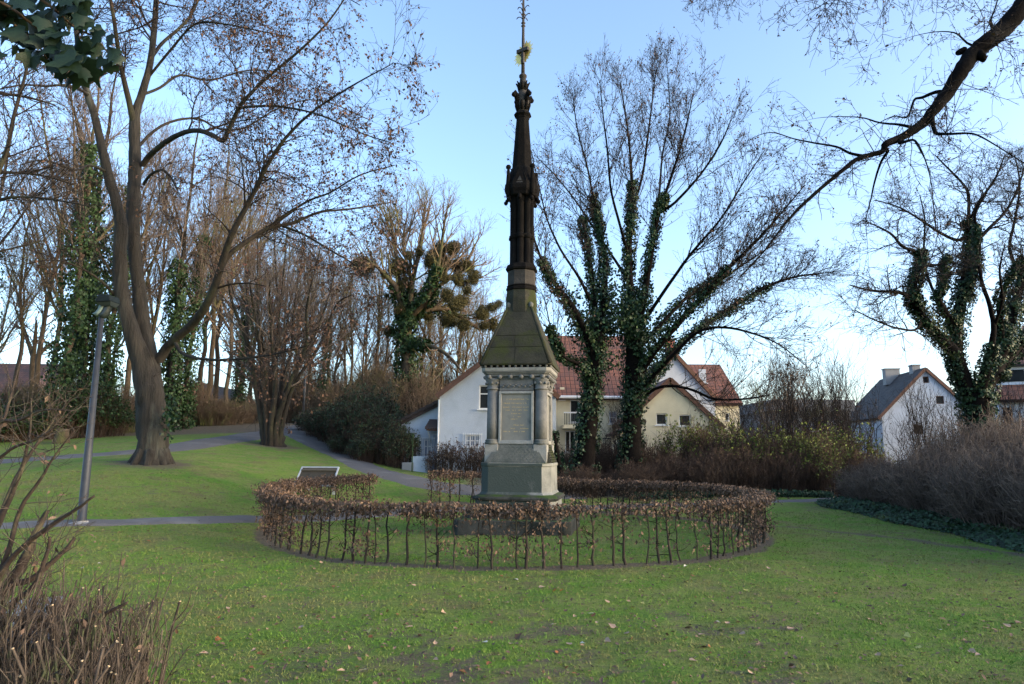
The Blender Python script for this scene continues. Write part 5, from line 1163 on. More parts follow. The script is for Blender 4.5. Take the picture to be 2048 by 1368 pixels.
# --- multi-stemmed tree where the paths fork
def multi():
    rng = np.random.default_rng(41); Y0 = 28.0; b = at(545, 896, Y0); g = gzs(b[0], Y0)
    ends = [(455,560,-1.5),(490,500,.8),(515,470,-1),(548,480,1.6),(575,460,-.5),(610,480,1.2),(640,500,-1.8),(672,530,.4),(705,590,-1),(470,620,2),(600,540,2.2),(540,560,-2.4),(660,600,2.2),(500,570,-2.2)]
    tr = []
    for k, (x, y, dy) in enumerate(ends):
        x0 = 544+(x-575)*.09+rng.normal(0,2); dy0 = dy*.16
        mid = .33; xm = x0+(x-x0)*.28; r0 = rng.uniform(3.8,5.6)*(1.2 if k % 3 == 0 else .8)
        tr.append(traced([(x0,902,r0*1.5,dy0),(x0+(x-x0)*.05,850,r0*1.25,dy0*1.4),(x0+(x-x0)*.26+rng.normal(0,5),770,r0,dy*.35),(x0+(x-x0)*.52+rng.normal(0,10),690,r0*.75,dy*.6),(x0+(x-x0)*.75+rng.normal(0,6),610,r0*.5,dy*.85),(x,y,r0*.22,dy*1.2)], Y0, 24, .05, rng))
    tr.append(traced([(546,905,27,0),(545,885,24,0),(544,862,22,0),(543,838,19,0),(542,815,12,0),(542,800,5,0)], Y0, 20, .04, rng))
    par = fit(tr[:-1], 20)
    t1 = spawn(rng, par, 190, (.35,1), (20,50), (1.2,3.2), 7, .3, .13, .5, .012, .35, .05)
    t2 = spawn(rng, t1, 1300, (.15,1), (20,55), (.5,1.5), 5, .18, .14, .65, .008, .4)
    t3 = spawn(rng, t2, 4200, (.2,1), (25,60), (.2,.6), 4, .1, .15, .75, .006, .5)
    C = tips(t3, rng, 1, .8, .06); C = C[rng.random(len(C)) < np.clip((fbm(C[:,0]*.6, C[:,2]*.6, 2)-.42)*4, 0, .9)]
    build_tree('multi_stemmed_tree', 'vase-shaped multi-stemmed bare tree where the asphalt paths fork', (b[0], Y0, g), tr, [], [t1,t2,t3], BARK, TWIG_GREY, leaves=leaf_quads(C, (.06,.12), rng, .7, .6), leafmat=LEAF_RED, sides=10, rng=rng)
multi()

# --- tree with mistletoe behind the white house
def mistle():
    rng = np.random.default_rng(51); Y0 = 42.0; T = lambda pts, n=None: traced(pts, Y0, n, .05, rng); b = at(815, 860, Y0); g = gzs(b[0], Y0)
    tr = T([(818,900,14,0),(816,800,13,0),(814,720,13,0),(811,660,12,0),(808,620,11,0)])
    L = [T([(808,630,9,0),(800,598,8,-.5),(790,572,6,-1),(770,550,4.4,-1.5),(752,532,3.4,-2),(730,525,2,-2.4)]),
         T([(802,600,7,0),(797,560,6,.5),(792,510,4.4,1),(785,460,3.2,1.5),(778,420,1.6,2)]),
         T([(810,640,8,0),(820,600,7,.4),(826,555,5.5,.8),(840,500,4,1.2),(846,450,2.8,1.6),(850,410,1.4,2)]),
         T([(812,640,9,0),(840,612,8,-.6),(862,580,6.4,-1.2),(876,530,4.8,-1.8),(884,480,3.4,-2.3),(892,425,1.8,-2.8)]),
         T([(815,630,7,.3),(850,620,6,1),(890,618,5,1.7),(930,640,4,2.4),(960,660,2,3)]),
         T([(818,690,6,0),(850,690,5,-1),(880,700,4.4,-1.8),(905,720,3,-2.6),(925,745,1.5,-3)]),
         T([(860,585,5,-1.1),(895,560,4.4,-.6),(930,530,3.4,0),(950,490,2,.6)]),
         T([(822,560,4,.8),(812,520,3.4,1.5),(806,480,2.6,2.2),(815,430,1.4,2.8)])]
    par = fit(L, 16)
    t1 = spawn(rng, par, 130, (.25,1), (20,50), (1.5,4.2), 7, .35, .12, .5, .016, .35, .06)
    t2 = spawn(rng, t1, 900, (.15,1), (20,50), (.7,2.0), 5, .2, .13, .65, .011, .4)
    t3 = spawn(rng, t2, 2600, (.2,1), (25,55), (.3,.9), 4, .1, .14, .75, .008, .5)
    iv = ivy_on(rng, [(tr,(.0,1),1.3),(L[0],(0,.45),1),(L[3],(0,.6),1),(L[4],(0,.6),1),(L[5],(0,.3),1),(L[2],(0,.3),1)], 420, (.03,.4), (.13,.24))
    t = build_tree('mistletoe_tree', 'ivy-trunked bare tree full of mistletoe balls behind the white house', (b[0], Y0, g), [tr], L, [t1,t2,t3], BARK_WARM, TWIG_WARM, ivy=iv, ivymat=IVY_MID, sides=10, rng=rng)
    # one mistletoe ball, shared
    n = 2300; d = nrm(rng.normal(size=(n,3))); rad = (.25+.75*rng.random(n)**.5)*(.45+1.1*fbm(d[:,0]*1.6+3, d[:,1]*1.6+d[:,2]*1.3, 5)); C = d*rad[:,None]*.9
    V, F = leaf_quads(C, (.10,.24), rng, .1, .35); P = np.zeros((90,4,3)); e = nrm(rng.normal(size=(90,3)))
    for q in range(4): P[:,q] = e*(.3*q)+rng.normal(0,.03,(90,3))*q
    V2, F2 = tubes(P, np.full((90,4), .012), 3); V, F = cat_geo([(V,F),(V2,F2)])
    bm = mesh_np('mistletoe_ball', V, F)
    for x, y, r_ in ((724,530,26),(748,522,14),(772,551,11),(787,520,13),(803,545,20),(815,512,12),(842,505,13),(862,512,18),(886,500,20),(907,494,18),(879,522,22),(914,531,20),(934,530,17),(942,556,17),(880,552,17),(858,535,16),(922,562,15),(811,562,15),(830,570,12),(938,580,14),(960,622,20),(981,612,13),(1000,606,12),(922,602,20),(895,590,16),(855,640,12),(790,650,14),(800,625,14),(900,640,18),(935,650,18),(975,650,16),(770,590,9),(850,600,12)):
      for _ in range(2 if r_ > 14 else 1):
        p = at(x+rng.normal(0,6), y+rng.normal(0,5), Y0+rng.normal(0,1.2)); o = obj('mistletoe_ball', bm, MISTLETOE, t); o.location = tuple(p-np.array((b[0], Y0, g))); s_ = r_*px(Y0)*rng.uniform(.8,1.05); o.scale = (s_*rng.uniform(.9,1.2), s_, s_*rng.uniform(.75,1.0)); o.rotation_euler = (rng.random()*6, rng.random()*6, rng.random()*6)
mistle()

# --- the wood: a few kinds of tall bare trees, copied
def wood():
    rng = np.random.default_rng(61)
    def proto(H_, n1, ivyh, lean, seed, warm=True, mossy=False):
        r = np.random.default_rng(seed); k = 14
        P = np.zeros((k,3)); P[:,2] = np.linspace(-.3, H_, k); P[:,0] = np.cumsum(r.normal(0,.10,k))+np.linspace(0,lean,k); P[:,1] = np.cumsum(r.normal(0,.10,k)); P[:2,:2] = 0
        Q = np.linspace(.17,.022,k)*H_/16; Q[0] *= 1.35
        tr = (P, Q)
        fk = []
        for q in range(3):
            s0 = r.integers(5,8); d = nrm(np.array([[r.normal(), r.normal(), 2.6]]))[0]; m = 8
            X = P[s0]+np.linspace(0,1,m)[:,None]*d*(H_-P[s0][2])*.8+np.cumsum(r.normal(0,.09,(m,3)),0); X[0] = P[s0]; fk.append((X, np.linspace(Q[s0]*.7,.02,m)))
        par = fit([(P[4:],Q[4:])]+fk, 14)
        t1 = spawn(r, par, n1, (.0,1), (22,55), (1.2,3.6), 6, .35, .13, .42, .012, .35, .04)
        t2 = spawn(r, t1, n1*8, (.15,1), (20,55), (.5,1.6), 5, .2, .14, .65, .009, .4)
        t3 = spawn(r, t2, n1*20, (.2,1), (25,60), (.25,.8), 3, .1, .15, .75, .007, .5)
        iv = ivy_on(r, [(tr,(.02,ivyh),1.4)], 560, (.02,.5), (.09,.17)) if ivyh else None
        return tr, fk, [t1,t2,t3], iv
    protos = []
    labs = ['slender bare tree of the wood with bare trunk', 'tall wood tree with dark green ivy around its lower trunk', 'pale bare forked tree of the wood with warm sunlit tone in its colour', 'wood tree wrapped in ivy almost to its crown', 'young thin bare tree of the wood']
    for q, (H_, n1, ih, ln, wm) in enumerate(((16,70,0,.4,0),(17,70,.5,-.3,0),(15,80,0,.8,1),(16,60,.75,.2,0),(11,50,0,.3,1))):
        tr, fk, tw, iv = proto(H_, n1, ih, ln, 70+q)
        t = build_tree('wood_tree', labs[q], (0,0,0), [tr], fk, tw, BARK_WARM if q != 1 else BARK, TWIG_WARM if q in (2,4) else TWIG_GREY, group=['bare trunks of the wood','ivy-footed trees of the wood','pale forked trees of the wood','ivy-wrapped trees of the wood','young trees of the wood'][q], ivy=iv, ivymat=IVY_MID, sides=8, rng=rng)  # sunlit warmth of some wood trees is put into their twig colour
        protos.append(t)
    used = [False]*5
    spots = [  # (x px, distance, kind, height scale)
        (135,31,3,1.15),(160,34,1,1.2),(205,33,3,1.0),(100,38,2,1.15),(60,44,0,1.2),(20,40,2,1.0),(-60,36,1,1.2),(-150,42,0,1.1),(250,40,0,1.2),(338,36,1,1.15),(372,37,3,.85),(300,46,2,1.2),(410,41,2,1.2),(430,47,0,1.25),(455,40,4,1.3),(480,45,1,1.1),(395,52,0,1.2),
        (505,50,2,1.15),(530,46,4,1.2),(560,52,0,1.0),(590,50,2,1.0),(620,46,4,1.15),(645,44,3,.62),(655,54,0,.95),(685,47,4,1.05),(700,52,2,.95),(720,45,4,1.0),(745,54,0,.95),(770,49,4,1.05),(790,56,2,.9),(840,52,0,.9),(860,47,2,.8),(885,50,4,1.1),(910,54,0,.85),(930,48,2,.75),(955,52,4,1.0),(985,55,0,.7),(1010,50,2,.65),(1040,58,4,.8),(180,50,0,1.1),(220,56,2,1.1),(130,58,0,1.1),(-20,56,2,1.1),(350,60,4,1.5),(470,58,0,1.1),(540,60,2,1.1),(610,60,0,1.0),(670,62,2,1.0),(730,60,0,.95),(870,60,0,.9),(950,60,0,.8)]
    for x, Y, kd, sc_ in spots:
        p = at(x, 800, Y); o = protos[kd] if not used[kd] else copy_tree(protos[kd]); used[kd] = True
        lb = {135:'ivy-wrapped wood tree standing beyond the lamp post', 205:'ivy-wrapped wood tree between the lamp post and the lime trunk', 372:'shorter ivy-wrapped tree beside the red brick house', 645:'small ivy-wrapped tree beside the bend of the path', 160:'tall ivy-footed tree beyond the lamp post, bare above', -60:'tall ivy-footed tree near the pink-gabled house', 338:'tall ivy-footed tree in front of the red brick house', 480:'tall ivy-footed tree behind the multi-stemmed tree'}.get(x)
        if lb: o['label'] = lb
        o.location = (p[0], Y, gzs(p[0], Y)-.05); o.rotation_euler = (0, 0, rng.random()*6.28); s_ = sc_*rng.uniform(.93,1.07); o.scale = (s_*.95, s_*.95, s_)
wood()

# --- tree at the left edge, branches only
def left_edge():
    rng = np.random.default_rng(81); Y0 = 14.5; bx0 = at(-420, 800, Y0)[0]; g = gzs(bx0, Y0)
    T = lambda pts, n=None: traced(pts, Y0, n, .05, rng)
    tr = resample(np.array([(bx0,Y0,g-.2),(bx0,Y0,g+1),(bx0+.2,Y0,g+4),(bx0+.3,Y0,g+7),(bx0+.5,Y0,g+11)]), [.34,.28,.22,.15,.05], 20)
    st = at(-395, 560, Y0)
    L = [T([(-390,600,9,0),(-250,520,7.5,-.3),(-120,440,6.5,-.6),(-40,400,5.6,-.8),(10,310,4.6,-1),(28,230,3.6,-1.1),(55,130,2.6,-1.2),(75,40,1.4,-1.3)]),
         T([(-385,480,8,0),(-240,400,6.5,.3),(-110,350,5,.6),(0,345,3.6,.8),(80,350,2.2,1),(150,370,1.2,1.1)]),
         T([(-380,380,7,0),(-220,260,5.6,.4),(-80,190,4.4,.8),(30,190,3,1.1),(110,210,1.4,1.3)]),
         T([(-390,540,7,0),(-230,470,5.4,-.6),(-90,425,4,-1.1),(20,395,3,-1.5),(110,400,2,-1.8),(190,415,1,-2)]),
         T([(-385,300,6,0),(-230,150,5,-.5),(-100,70,3.8,-.9),(0,20,2.6,-1.2),(60,-30,1.4,-1.4)]),
         T([(-388,570,6,0),(-230,540,4.6,.5),(-100,520,3.4,.9),(10,500,2.2,1.2),(90,480,1.2,1.4)])]
    par = fit(L, 16)
    t1 = spawn(rng, par, 130, (.35,1), (20,55), (.8,2.0), 7, .08, .10, .5, .007, .35, .02)
    t2 = spawn(rng, t1, 560, (.15,1), (20,50), (.35,1.1), 6, .02, .10, .7, .005, .4)
    t3 = spawn(rng, t2, 900, (.3,1), (20,50), (.15,.4), 4, .02, .12, .75, .004, .5)
    build_tree('bare_tree', 'bare tree at the left edge with long thin arching branches', (bx0, Y0, g), [tr], L, [t1,t2,t3], BARK, TWIG_LIME, sides=12, rng=rng)
    # small pale tree in front of the pink house
    Y1 = 46.0; b = at(62, 800, Y1); g = gzs(b[0], Y1); T = lambda pts, n=None: traced(pts, Y1, n, .05, rng)
    tr = T([(64,820,6,0),(64,760,5.5,0),(66,710,5,0)]); L = [T([(66,715,4.5,0),(58,690,4,.3),(50,665,3,.6),(40,640,1.6,.8)]), T([(66,715,4.5,0),(70,680,3.6,-.3),(72,640,1.6,-.5)]), T([(66,725,4,0),(82,705,3.6,.2),(98,690,2.8,.5),(118,675,1.4,.8)])]
    par = fit(L, 12); t1 = spawn(rng, par, 40, (.2,1), (30,65), (.8,1.9), 5, .3, .15, .5, .016, .4, .04); t2 = spawn(rng, t1, 260, (.2,1), (30,60), (.3,.8), 4, .2, .15, .7, .012, .4)
    build_tree('bare_tree', 'small pale pollarded tree in front of the pink-gabled house', (b[0], Y1, g), [tr], L, [t1,t2], BARK_WARM, TWIG_GREY, sides=8, rng=rng)
left_edge()
# ------------------------------------------------------------------ shrubs
def shrub(rng, w, d, h, n, K=5, spread=.35, tw=(2.0,.25,.5), rad=.006, dome=True, leaves=0, lsize=(.04,.08), up=.25, drp=.4, top=None, twr=.004, bare=0, wig=.16):
    """upright stems from a patch w x d, branching; returns (twig sets, leaf centres)"""
    a = rng.random((n,2))*2-1; k = (a**2).sum(1) < 1; a = a[k]; n = len(a)
    ed = 1-.45*(a**2).sum(1) if dome else np.ones(n)
    P = np.zeros((n,K,3)); P[:,0,0] = a[:,0]*w/2*.7; P[:,0,1] = a[:,1]*d/2*.7; P[:,0,2] = -.05
    tgt = np.stack([a[:,0]*w/2, a[:,1]*d/2, h*ed*(.72+.36*rng.random(n))], 1)
    for q in range(1,K):
        t = q/(K-1); P[:,q] = P[:,0]+(tgt-P[:,0])*np.array((t**1.3,t**1.3,t)).reshape(1,3)+rng.normal(0,.035*h*t,(n,3))*np.array((1,1,.3))
    Q = rad*(.6+.8*rng.random(n))[:,None]*np.linspace(1,.45,K)[None]
    S1 = (P, Q)
    S2 = spawn(rng, S1, int(n*tw[0]), (.25+bare,1), (15,50+30*(wig > .2)), (tw[1]*h,tw[2]*h), 4, up, wig, .65, twr, .45)
    S3 = spawn(rng, S2, int(n*tw[0]*1.6), (.2,1), (20,60), (.08*h,.22*h), 3, up*.5, .2, .75, twr*.85, .5)
    C = None
    if leaves:
        C = np.concatenate([tips(S3, rng, 1, leaves, .03), tips(S2, rng, 1, leaves*.5, .04)])
    return [S1,S2,S3], C
def build_shrub(name, label, loc, sets, mat, group=None, leaves=None, leafmat=None, lsize=(.04,.08), droop=.4, lw=.6, rz=0, cat='shrub', rng=RNG, base=None):
    t = thing(name, label, cat, loc, rz, group)
    st = tubes(*sets[0], 4); obj('stems', mesh_np('stems', st[0], [st[1]]), mat, t, 'stuff')
    V, F = cat_geo([tubes(*s, 3) for s in sets[1:]]); obj('twigs', mesh_np('twigs', V, F), mat, t, 'stuff')
    if leaves is not None and len(leaves):
        V, F = leaf_quads(leaves, lsize, rng, droop, lw); obj('leaves', mesh_np('leaves', V, [F]), leafmat, t, 'stuff')
    return t
def place(o, x, y, rz=0, s=(1,1,1)):
    o.location = (x, y, gzs(x, y)-.02); o.rotation_euler = (0,0,rz); o.scale = s; return o

def shrubs():
    rng = np.random.default_rng(91)
    # big rounded clipped shrubs on the right
    sets, _ = shrub(rng, 3.4, 3.2, 1.75, 1150, 5, .3, (3.6,.14,.36), .0095, up=.2, twr=.0055, wig=.32)
    C = np.concatenate([tips(sets[1], rng, 1, .28, .05)]); lf = C
    g0 = build_shrub('grey_shrub', 'large rounded grey-brown bare shrub by the ivy ground cover', (0,0,0), sets, TWIG_GREY, 'rounded grey bare shrubs on the right', lf, LEAF_DRY, (.03,.06), rng=rng)
    spots = [(10.1,18.4,.85,.72),(10.5,16.4,1.0,.92),(12.2,18.0,1.1,1.3),(10.4,14.2,1.0,.98),(12.8,15.6,1.15,1.3),(13.9,18.9,1.1,1.45),(10.5,12.0,1.0,1.0),(13.0,13.0,1.15,1.25),(15.4,16.6,1.1,1.4),(10.6,9.9,1.0,.98),(12.9,10.6,1.1,1.05)]
    for k, (x, y, s, sz) in enumerate(spots):
        o = g0 if k == 0 else copy_tree(g0); place(o, x, y, rng.random()*6.28, (s, s, sz))
    # dark brown shrub belt behind the ring
    sets, C = shrub(rng, 2.6, 2.0, 1.5, 620, 5, .3, (3.2,.18,.45), .008, leaves=.12, twr=.005)
    b0 = build_shrub('brown_shrub', 'dark brown tangled bare shrub in the bed behind the hedge ring', (0,0,0), sets, TWIG_BROWN, 'dark brown shrubs behind the hedge ring', C, LEAF_DRY, (.04,.09), rng=rng)
    k = 0
    for x, y, s, sz in ((2.2,21.6,.75,.55),(3.9,21.8,.9,.62),(5.3,22.2,.95,.75),(6.4,22.0,1,.85),(7.6,22.2,1,.92),(8.7,22.5,1,.95),(9.9,22.8,1,.95),(6.9,24.0,1.1,1.15),(8.6,24.4,1.1,1.2),(10.4,24.6,1.1,1.1),(4.6,24.0,1,1.0),(3.2,24.2,.9,.95),(1.7,23.4,.7,.7),(11.4,22.6,1,.9)):
        o = b0 if k == 0 else copy_tree(b0); place(o, x, y, rng.random()*6.28, (s, s, sz)); k += 1
    # shrubs with yellow-green leaves
    sets, C = shrub(rng, 2.6, 2.0, 2.0, 160, 6, .4, (4.5,.18,.4), .008, leaves=1.2, twr=.005)
    y0 = build_shrub('yellow_leaved_shrub', 'shrub with yellow-green leaves rising behind the dark brown shrubs', (0,0,0), sets, TWIG_BROWN, 'shrubs with yellow-green leaves', C, YELLOW_LEAF, (.05,.10), rng=rng, lw=.75)
    k = 0
    for x, y, s, sz in ((7.9,22.9,1,1.0),(9.2,23.0,1,1.05),(10.4,23.2,1,1.05),(11.6,23.8,1.1,1.1),(6.2,24.4,1.05,1.15),(7.6,25.4,1.1,1.2),(9.8,22.2,.8,.9)):
        o = y0 if k == 0 else copy_tree(y0); place(o, x, y, rng.random()*6.28, (s, s, sz)); k += 1
    # tall thin bare bushes in the gardens
    sets, C = shrub(rng, 3.2, 2.4, 4.6, 60, 7, .5, (7,.12,.32), .016, leaves=0, twr=.006, up=.4)
    C = tips(sets[2], rng, 1, .35, .05)
    n0 = build_shrub('garden_bush', 'tall thin bare bush in the gardens in front of the houses', (0,0,0), sets, TWIG_DARK, 'tall bare bushes in front of the houses', C, LEAF_DRY, (.04,.09), rng=rng)
    gl = ['in front of the tall house wing','before the flat-roofed building','before the white house with the dark roof','between the flat-roofed building and the round golden tree','beside the cream gabled house','among the grey shrubs near the thick ivy-covered tree','in front of the dark-roofed white house gable','at the foot of the ivy-clad trunks','behind the yellow-leaved shrubs','next to the pale blue house']
    k = 0
    for x, y, s, sz in ((12.6,27.5,1,1.0),(16.4,27.5,.9,.95),(19.2,29.0,1.0,.85),(14.4,30.0,1.1,1.25),(11.4,28.6,.9,1.2),(18,24,.8,.72),(21.5,28,.9,.7),(4.0,25.6,.6,.72),(9.2,27.0,1,.8),(24,33,1.2,1.0)):
        o = n0 if k == 0 else copy_tree(n0); o['label'] = 'tall thin bare bush '+gl[k]; place(o, x, y, rng.random()*6.28, (s, s, sz)); k += 1
    # rounded tree with golden twigs behind
    sets, C = shrub(rng, 5.5, 4.5, 6.6, 60, 7, .5, (9,.10,.26), .03, leaves=.35, twr=.012, up=.2, bare=.15)
    place(build_shrub('round_bush', 'round golden-brown tree with dense fine twigs beside the tall house', (0,0,0), sets, TWIG_WARM, None, C, MISTLETOE, (.08,.15), rng=rng, cat='tree'), at(1585,800,40)[0], 40)
    # dark evergreen bank beside the path to the white house
    sets, C = shrub(rng, 2.2, 2.0, 1.7, 300, 5, .3, (4,.15,.4), .007, leaves=2.6, twr=.005)
    e0 = build_shrub('evergreen_shrub', 'dark evergreen shrub of the bank beside the path to the white house', (0,0,0), sets, TWIG_BROWN, 'dark shrubs on the path bank', C, EVERGREEN, (.05,.10), rng=rng, lw=.7)
    k = 0
    for x, y, Yd, s, sz in ((800,925,27.0,.72,.95),(775,915,27.8,.8,1.1),(745,905,28.4,.85,1.25),(715,895,29.5,.9,1.3),(690,885,30.5,.9,1.1),(665,880,32,.9,1.0),(640,872,33.5,.9,.75),(622,866,35.5,.9,.6),(755,900,31,1.1,1.6),(710,885,33,1.1,1.5),(730,915,27.3,.7,.6),(690,905,28.8,.7,.5)):
        p = at(x, y, Yd); o = e0 if k == 0 else copy_tree(e0); place(o, p[0], Yd, rng.random()*6.28, (s, s, sz)); k += 1
    for x, Yd, s, sz in ((760,27.6,.9,.9),(735,28.6,.9,1.15),(700,30,.9,1.05),(660,33,.9,.8),(785,28.4,.8,1.0)):
        p = at(x, 905, Yd); o = copy_tree(b0); o['label'] = 'brown twiggy shrub among the dark evergreens of the path bank'; o['group'] = 'brown shrubs on the path bank'; place(o, p[0], Yd, rng.random()*6.28, (s, s, sz))
    # flowering-type bushes with withered heads in front of the white wall
    sets, C = shrub(rng, 1.5, 1.0, 1.35, 90, 5, .3, (2.2,.12,.3), .008, leaves=.9, twr=.005)
    h0 = build_shrub('withered_bush', 'withered brown bush against the white gable wall', (0,0,0), sets, TWIG_BROWN, 'withered bushes in front of the white wall', C, LEAF_HEDGE, (.05,.10), rng=rng)
    k = 0
    for x, Yd, s, sz in ((890,26,.9,1.0),(918,25.8,1,1.05),(945,25.6,1,1.0),(965,25.4,1,.9),(868,26.2,.7,.7),(1120,25.4,.9,1.1),(1150,25.2,.9,1.1)):
        p = at(x, 940, Yd); o = h0 if k == 0 else copy_tree(h0); place(o, p[0], Yd, rng.random()*6.28, (s, s, sz)); k += 1
    # brush at the edge of the wood
    sets, C = shrub(rng, 3.4, 2.6, 3.0, 260, 5, .3, (4,.15,.4), .011, leaves=.15, twr=.009, up=.35)
    w0 = build_shrub('brushwood', 'thicket of thin brown rods at the edge of the wood', (0,0,0), sets, TWIG_WARM, 'brush thickets at the edge of the wood', C, LEAF_HEDGE, (.08,.15), rng=rng)
    k = 0
    for x, Yd, s, sz in [(x, 42+rng.uniform(-3,8), rng.uniform(.9,1.3), rng.uniform(.7,1.4)*(.55 if x < 570 else 1)) for x in range(420,1060,24)]+[(x, 34+rng.uniform(0,9), rng.uniform(.9,1.2), rng.uniform(.5,.9)) for x in range(-120,420,45)]+[(x, 56+rng.uniform(0,8), 1.3, rng.uniform(1.6,2.6)) for x in range(560,1100,40)]:
        p = at(x, 840, Yd)
        if 560 < x < 650 and Yd < 46: Yd = 50; p = at(x, 840, Yd)
        o = w0 if k == 0 else copy_tree(w0); place(o, p[0], Yd, rng.random()*6.28, (s, s, sz)); k += 1
    # dark ivy-grown brush under the trees on the left
    sets, C = shrub(rng, 2.6, 2.0, 2.3, 200, 5, .3, (4,.15,.4), .009, leaves=3.2, twr=.006)
    v0 = build_shrub('ivy_thicket', 'dark ivy-grown thicket under the trees of the wood', (0,0,0), sets, TWIG_BROWN, 'ivy thickets under the trees', C, IVY_MID, (.07,.14), rng=rng, lw=.8)
    k = 0
    for x, Yd, s, sz in ((-80,27,1,.8),(0,29,1.1,.55),(60,30,1,.5),(118,30.5,.9,.95),(160,31,1.1,1.1),(205,32,1,.8),(30,33,1.1,.6),(-30,33,1.2,.8),(240,35,.9,.6)):
        p = at(x, 880, Yd); o = v0 if k == 0 else copy_tree(v0); place(o, p[0], Yd, rng.random()*6.28, (s, s, sz)); k += 1
    # sawn stump
    p = at(120, 905, 27.5); z = gzs(p[0], 27.5); st = thing('tree_stump', 'short pale sawn tree stump at the edge of the upper path', 'stump', (p[0], 27.5, z))
    MB().lathe([(-.1,.34),(.05,.30),(.3,.24),(.55,.22)], 12).build('trunk', BARK_WARM, st, True); MB().lathe([(.551,.21),(.556,.205)], 12).build('cut_face', CUT_END, st)
shrubs()

# ------------------------------------------------------------------ ivy ground cover in front of the right-hand shrubs
def ivy_cover():
    rng = np.random.default_rng(101); n = 15000
    t = rng.random(n); Y = 6.5+12.8*t; w = rng.random(n)**1.1*1.7
    edge = bed_edge(Y)+.25*(fbm(Y*1.1, Y*0+3, 4)-.5)
    X = edge+w; lump = fbm(X*1.6, Y*1.6, 7); h = (.03+.28*np.clip(w, 0, .5)/.5*lump)*rng.random(n)**.6
    C = np.stack([X, Y, gz(X, Y)+h+.02], 1); up = np.tile(np.array((-.45,-.5,1.0)), (n,1))
    V, F = leaf_quads(C, (.05,.095), rng, .3, .95, up)
    n2 = 4200; X2 = 3.6+6.2*rng.random(n2); Y2 = 20.75+.65*rng.random(n2)+.06*(X2-5); C2 = np.stack([X2, Y2, gz(X2, Y2)+.02+.16*rng.random(n2)], 1)
    V2, F2 = leaf_quads(C2, (.05,.09), rng, .3, .95, np.tile(np.array((-.1,-.6,1.0)), (n2,1)))
    V, F = cat_geo([(V,F),(V2,F2)])
    tag(obj('ivy_ground_cover', mesh_np('ivy_ground_cover', V, F), IVY), 'dark green ivy ground cover along the foot of the shrubs', 'ground cover', kind='stuff')
ivy_cover()

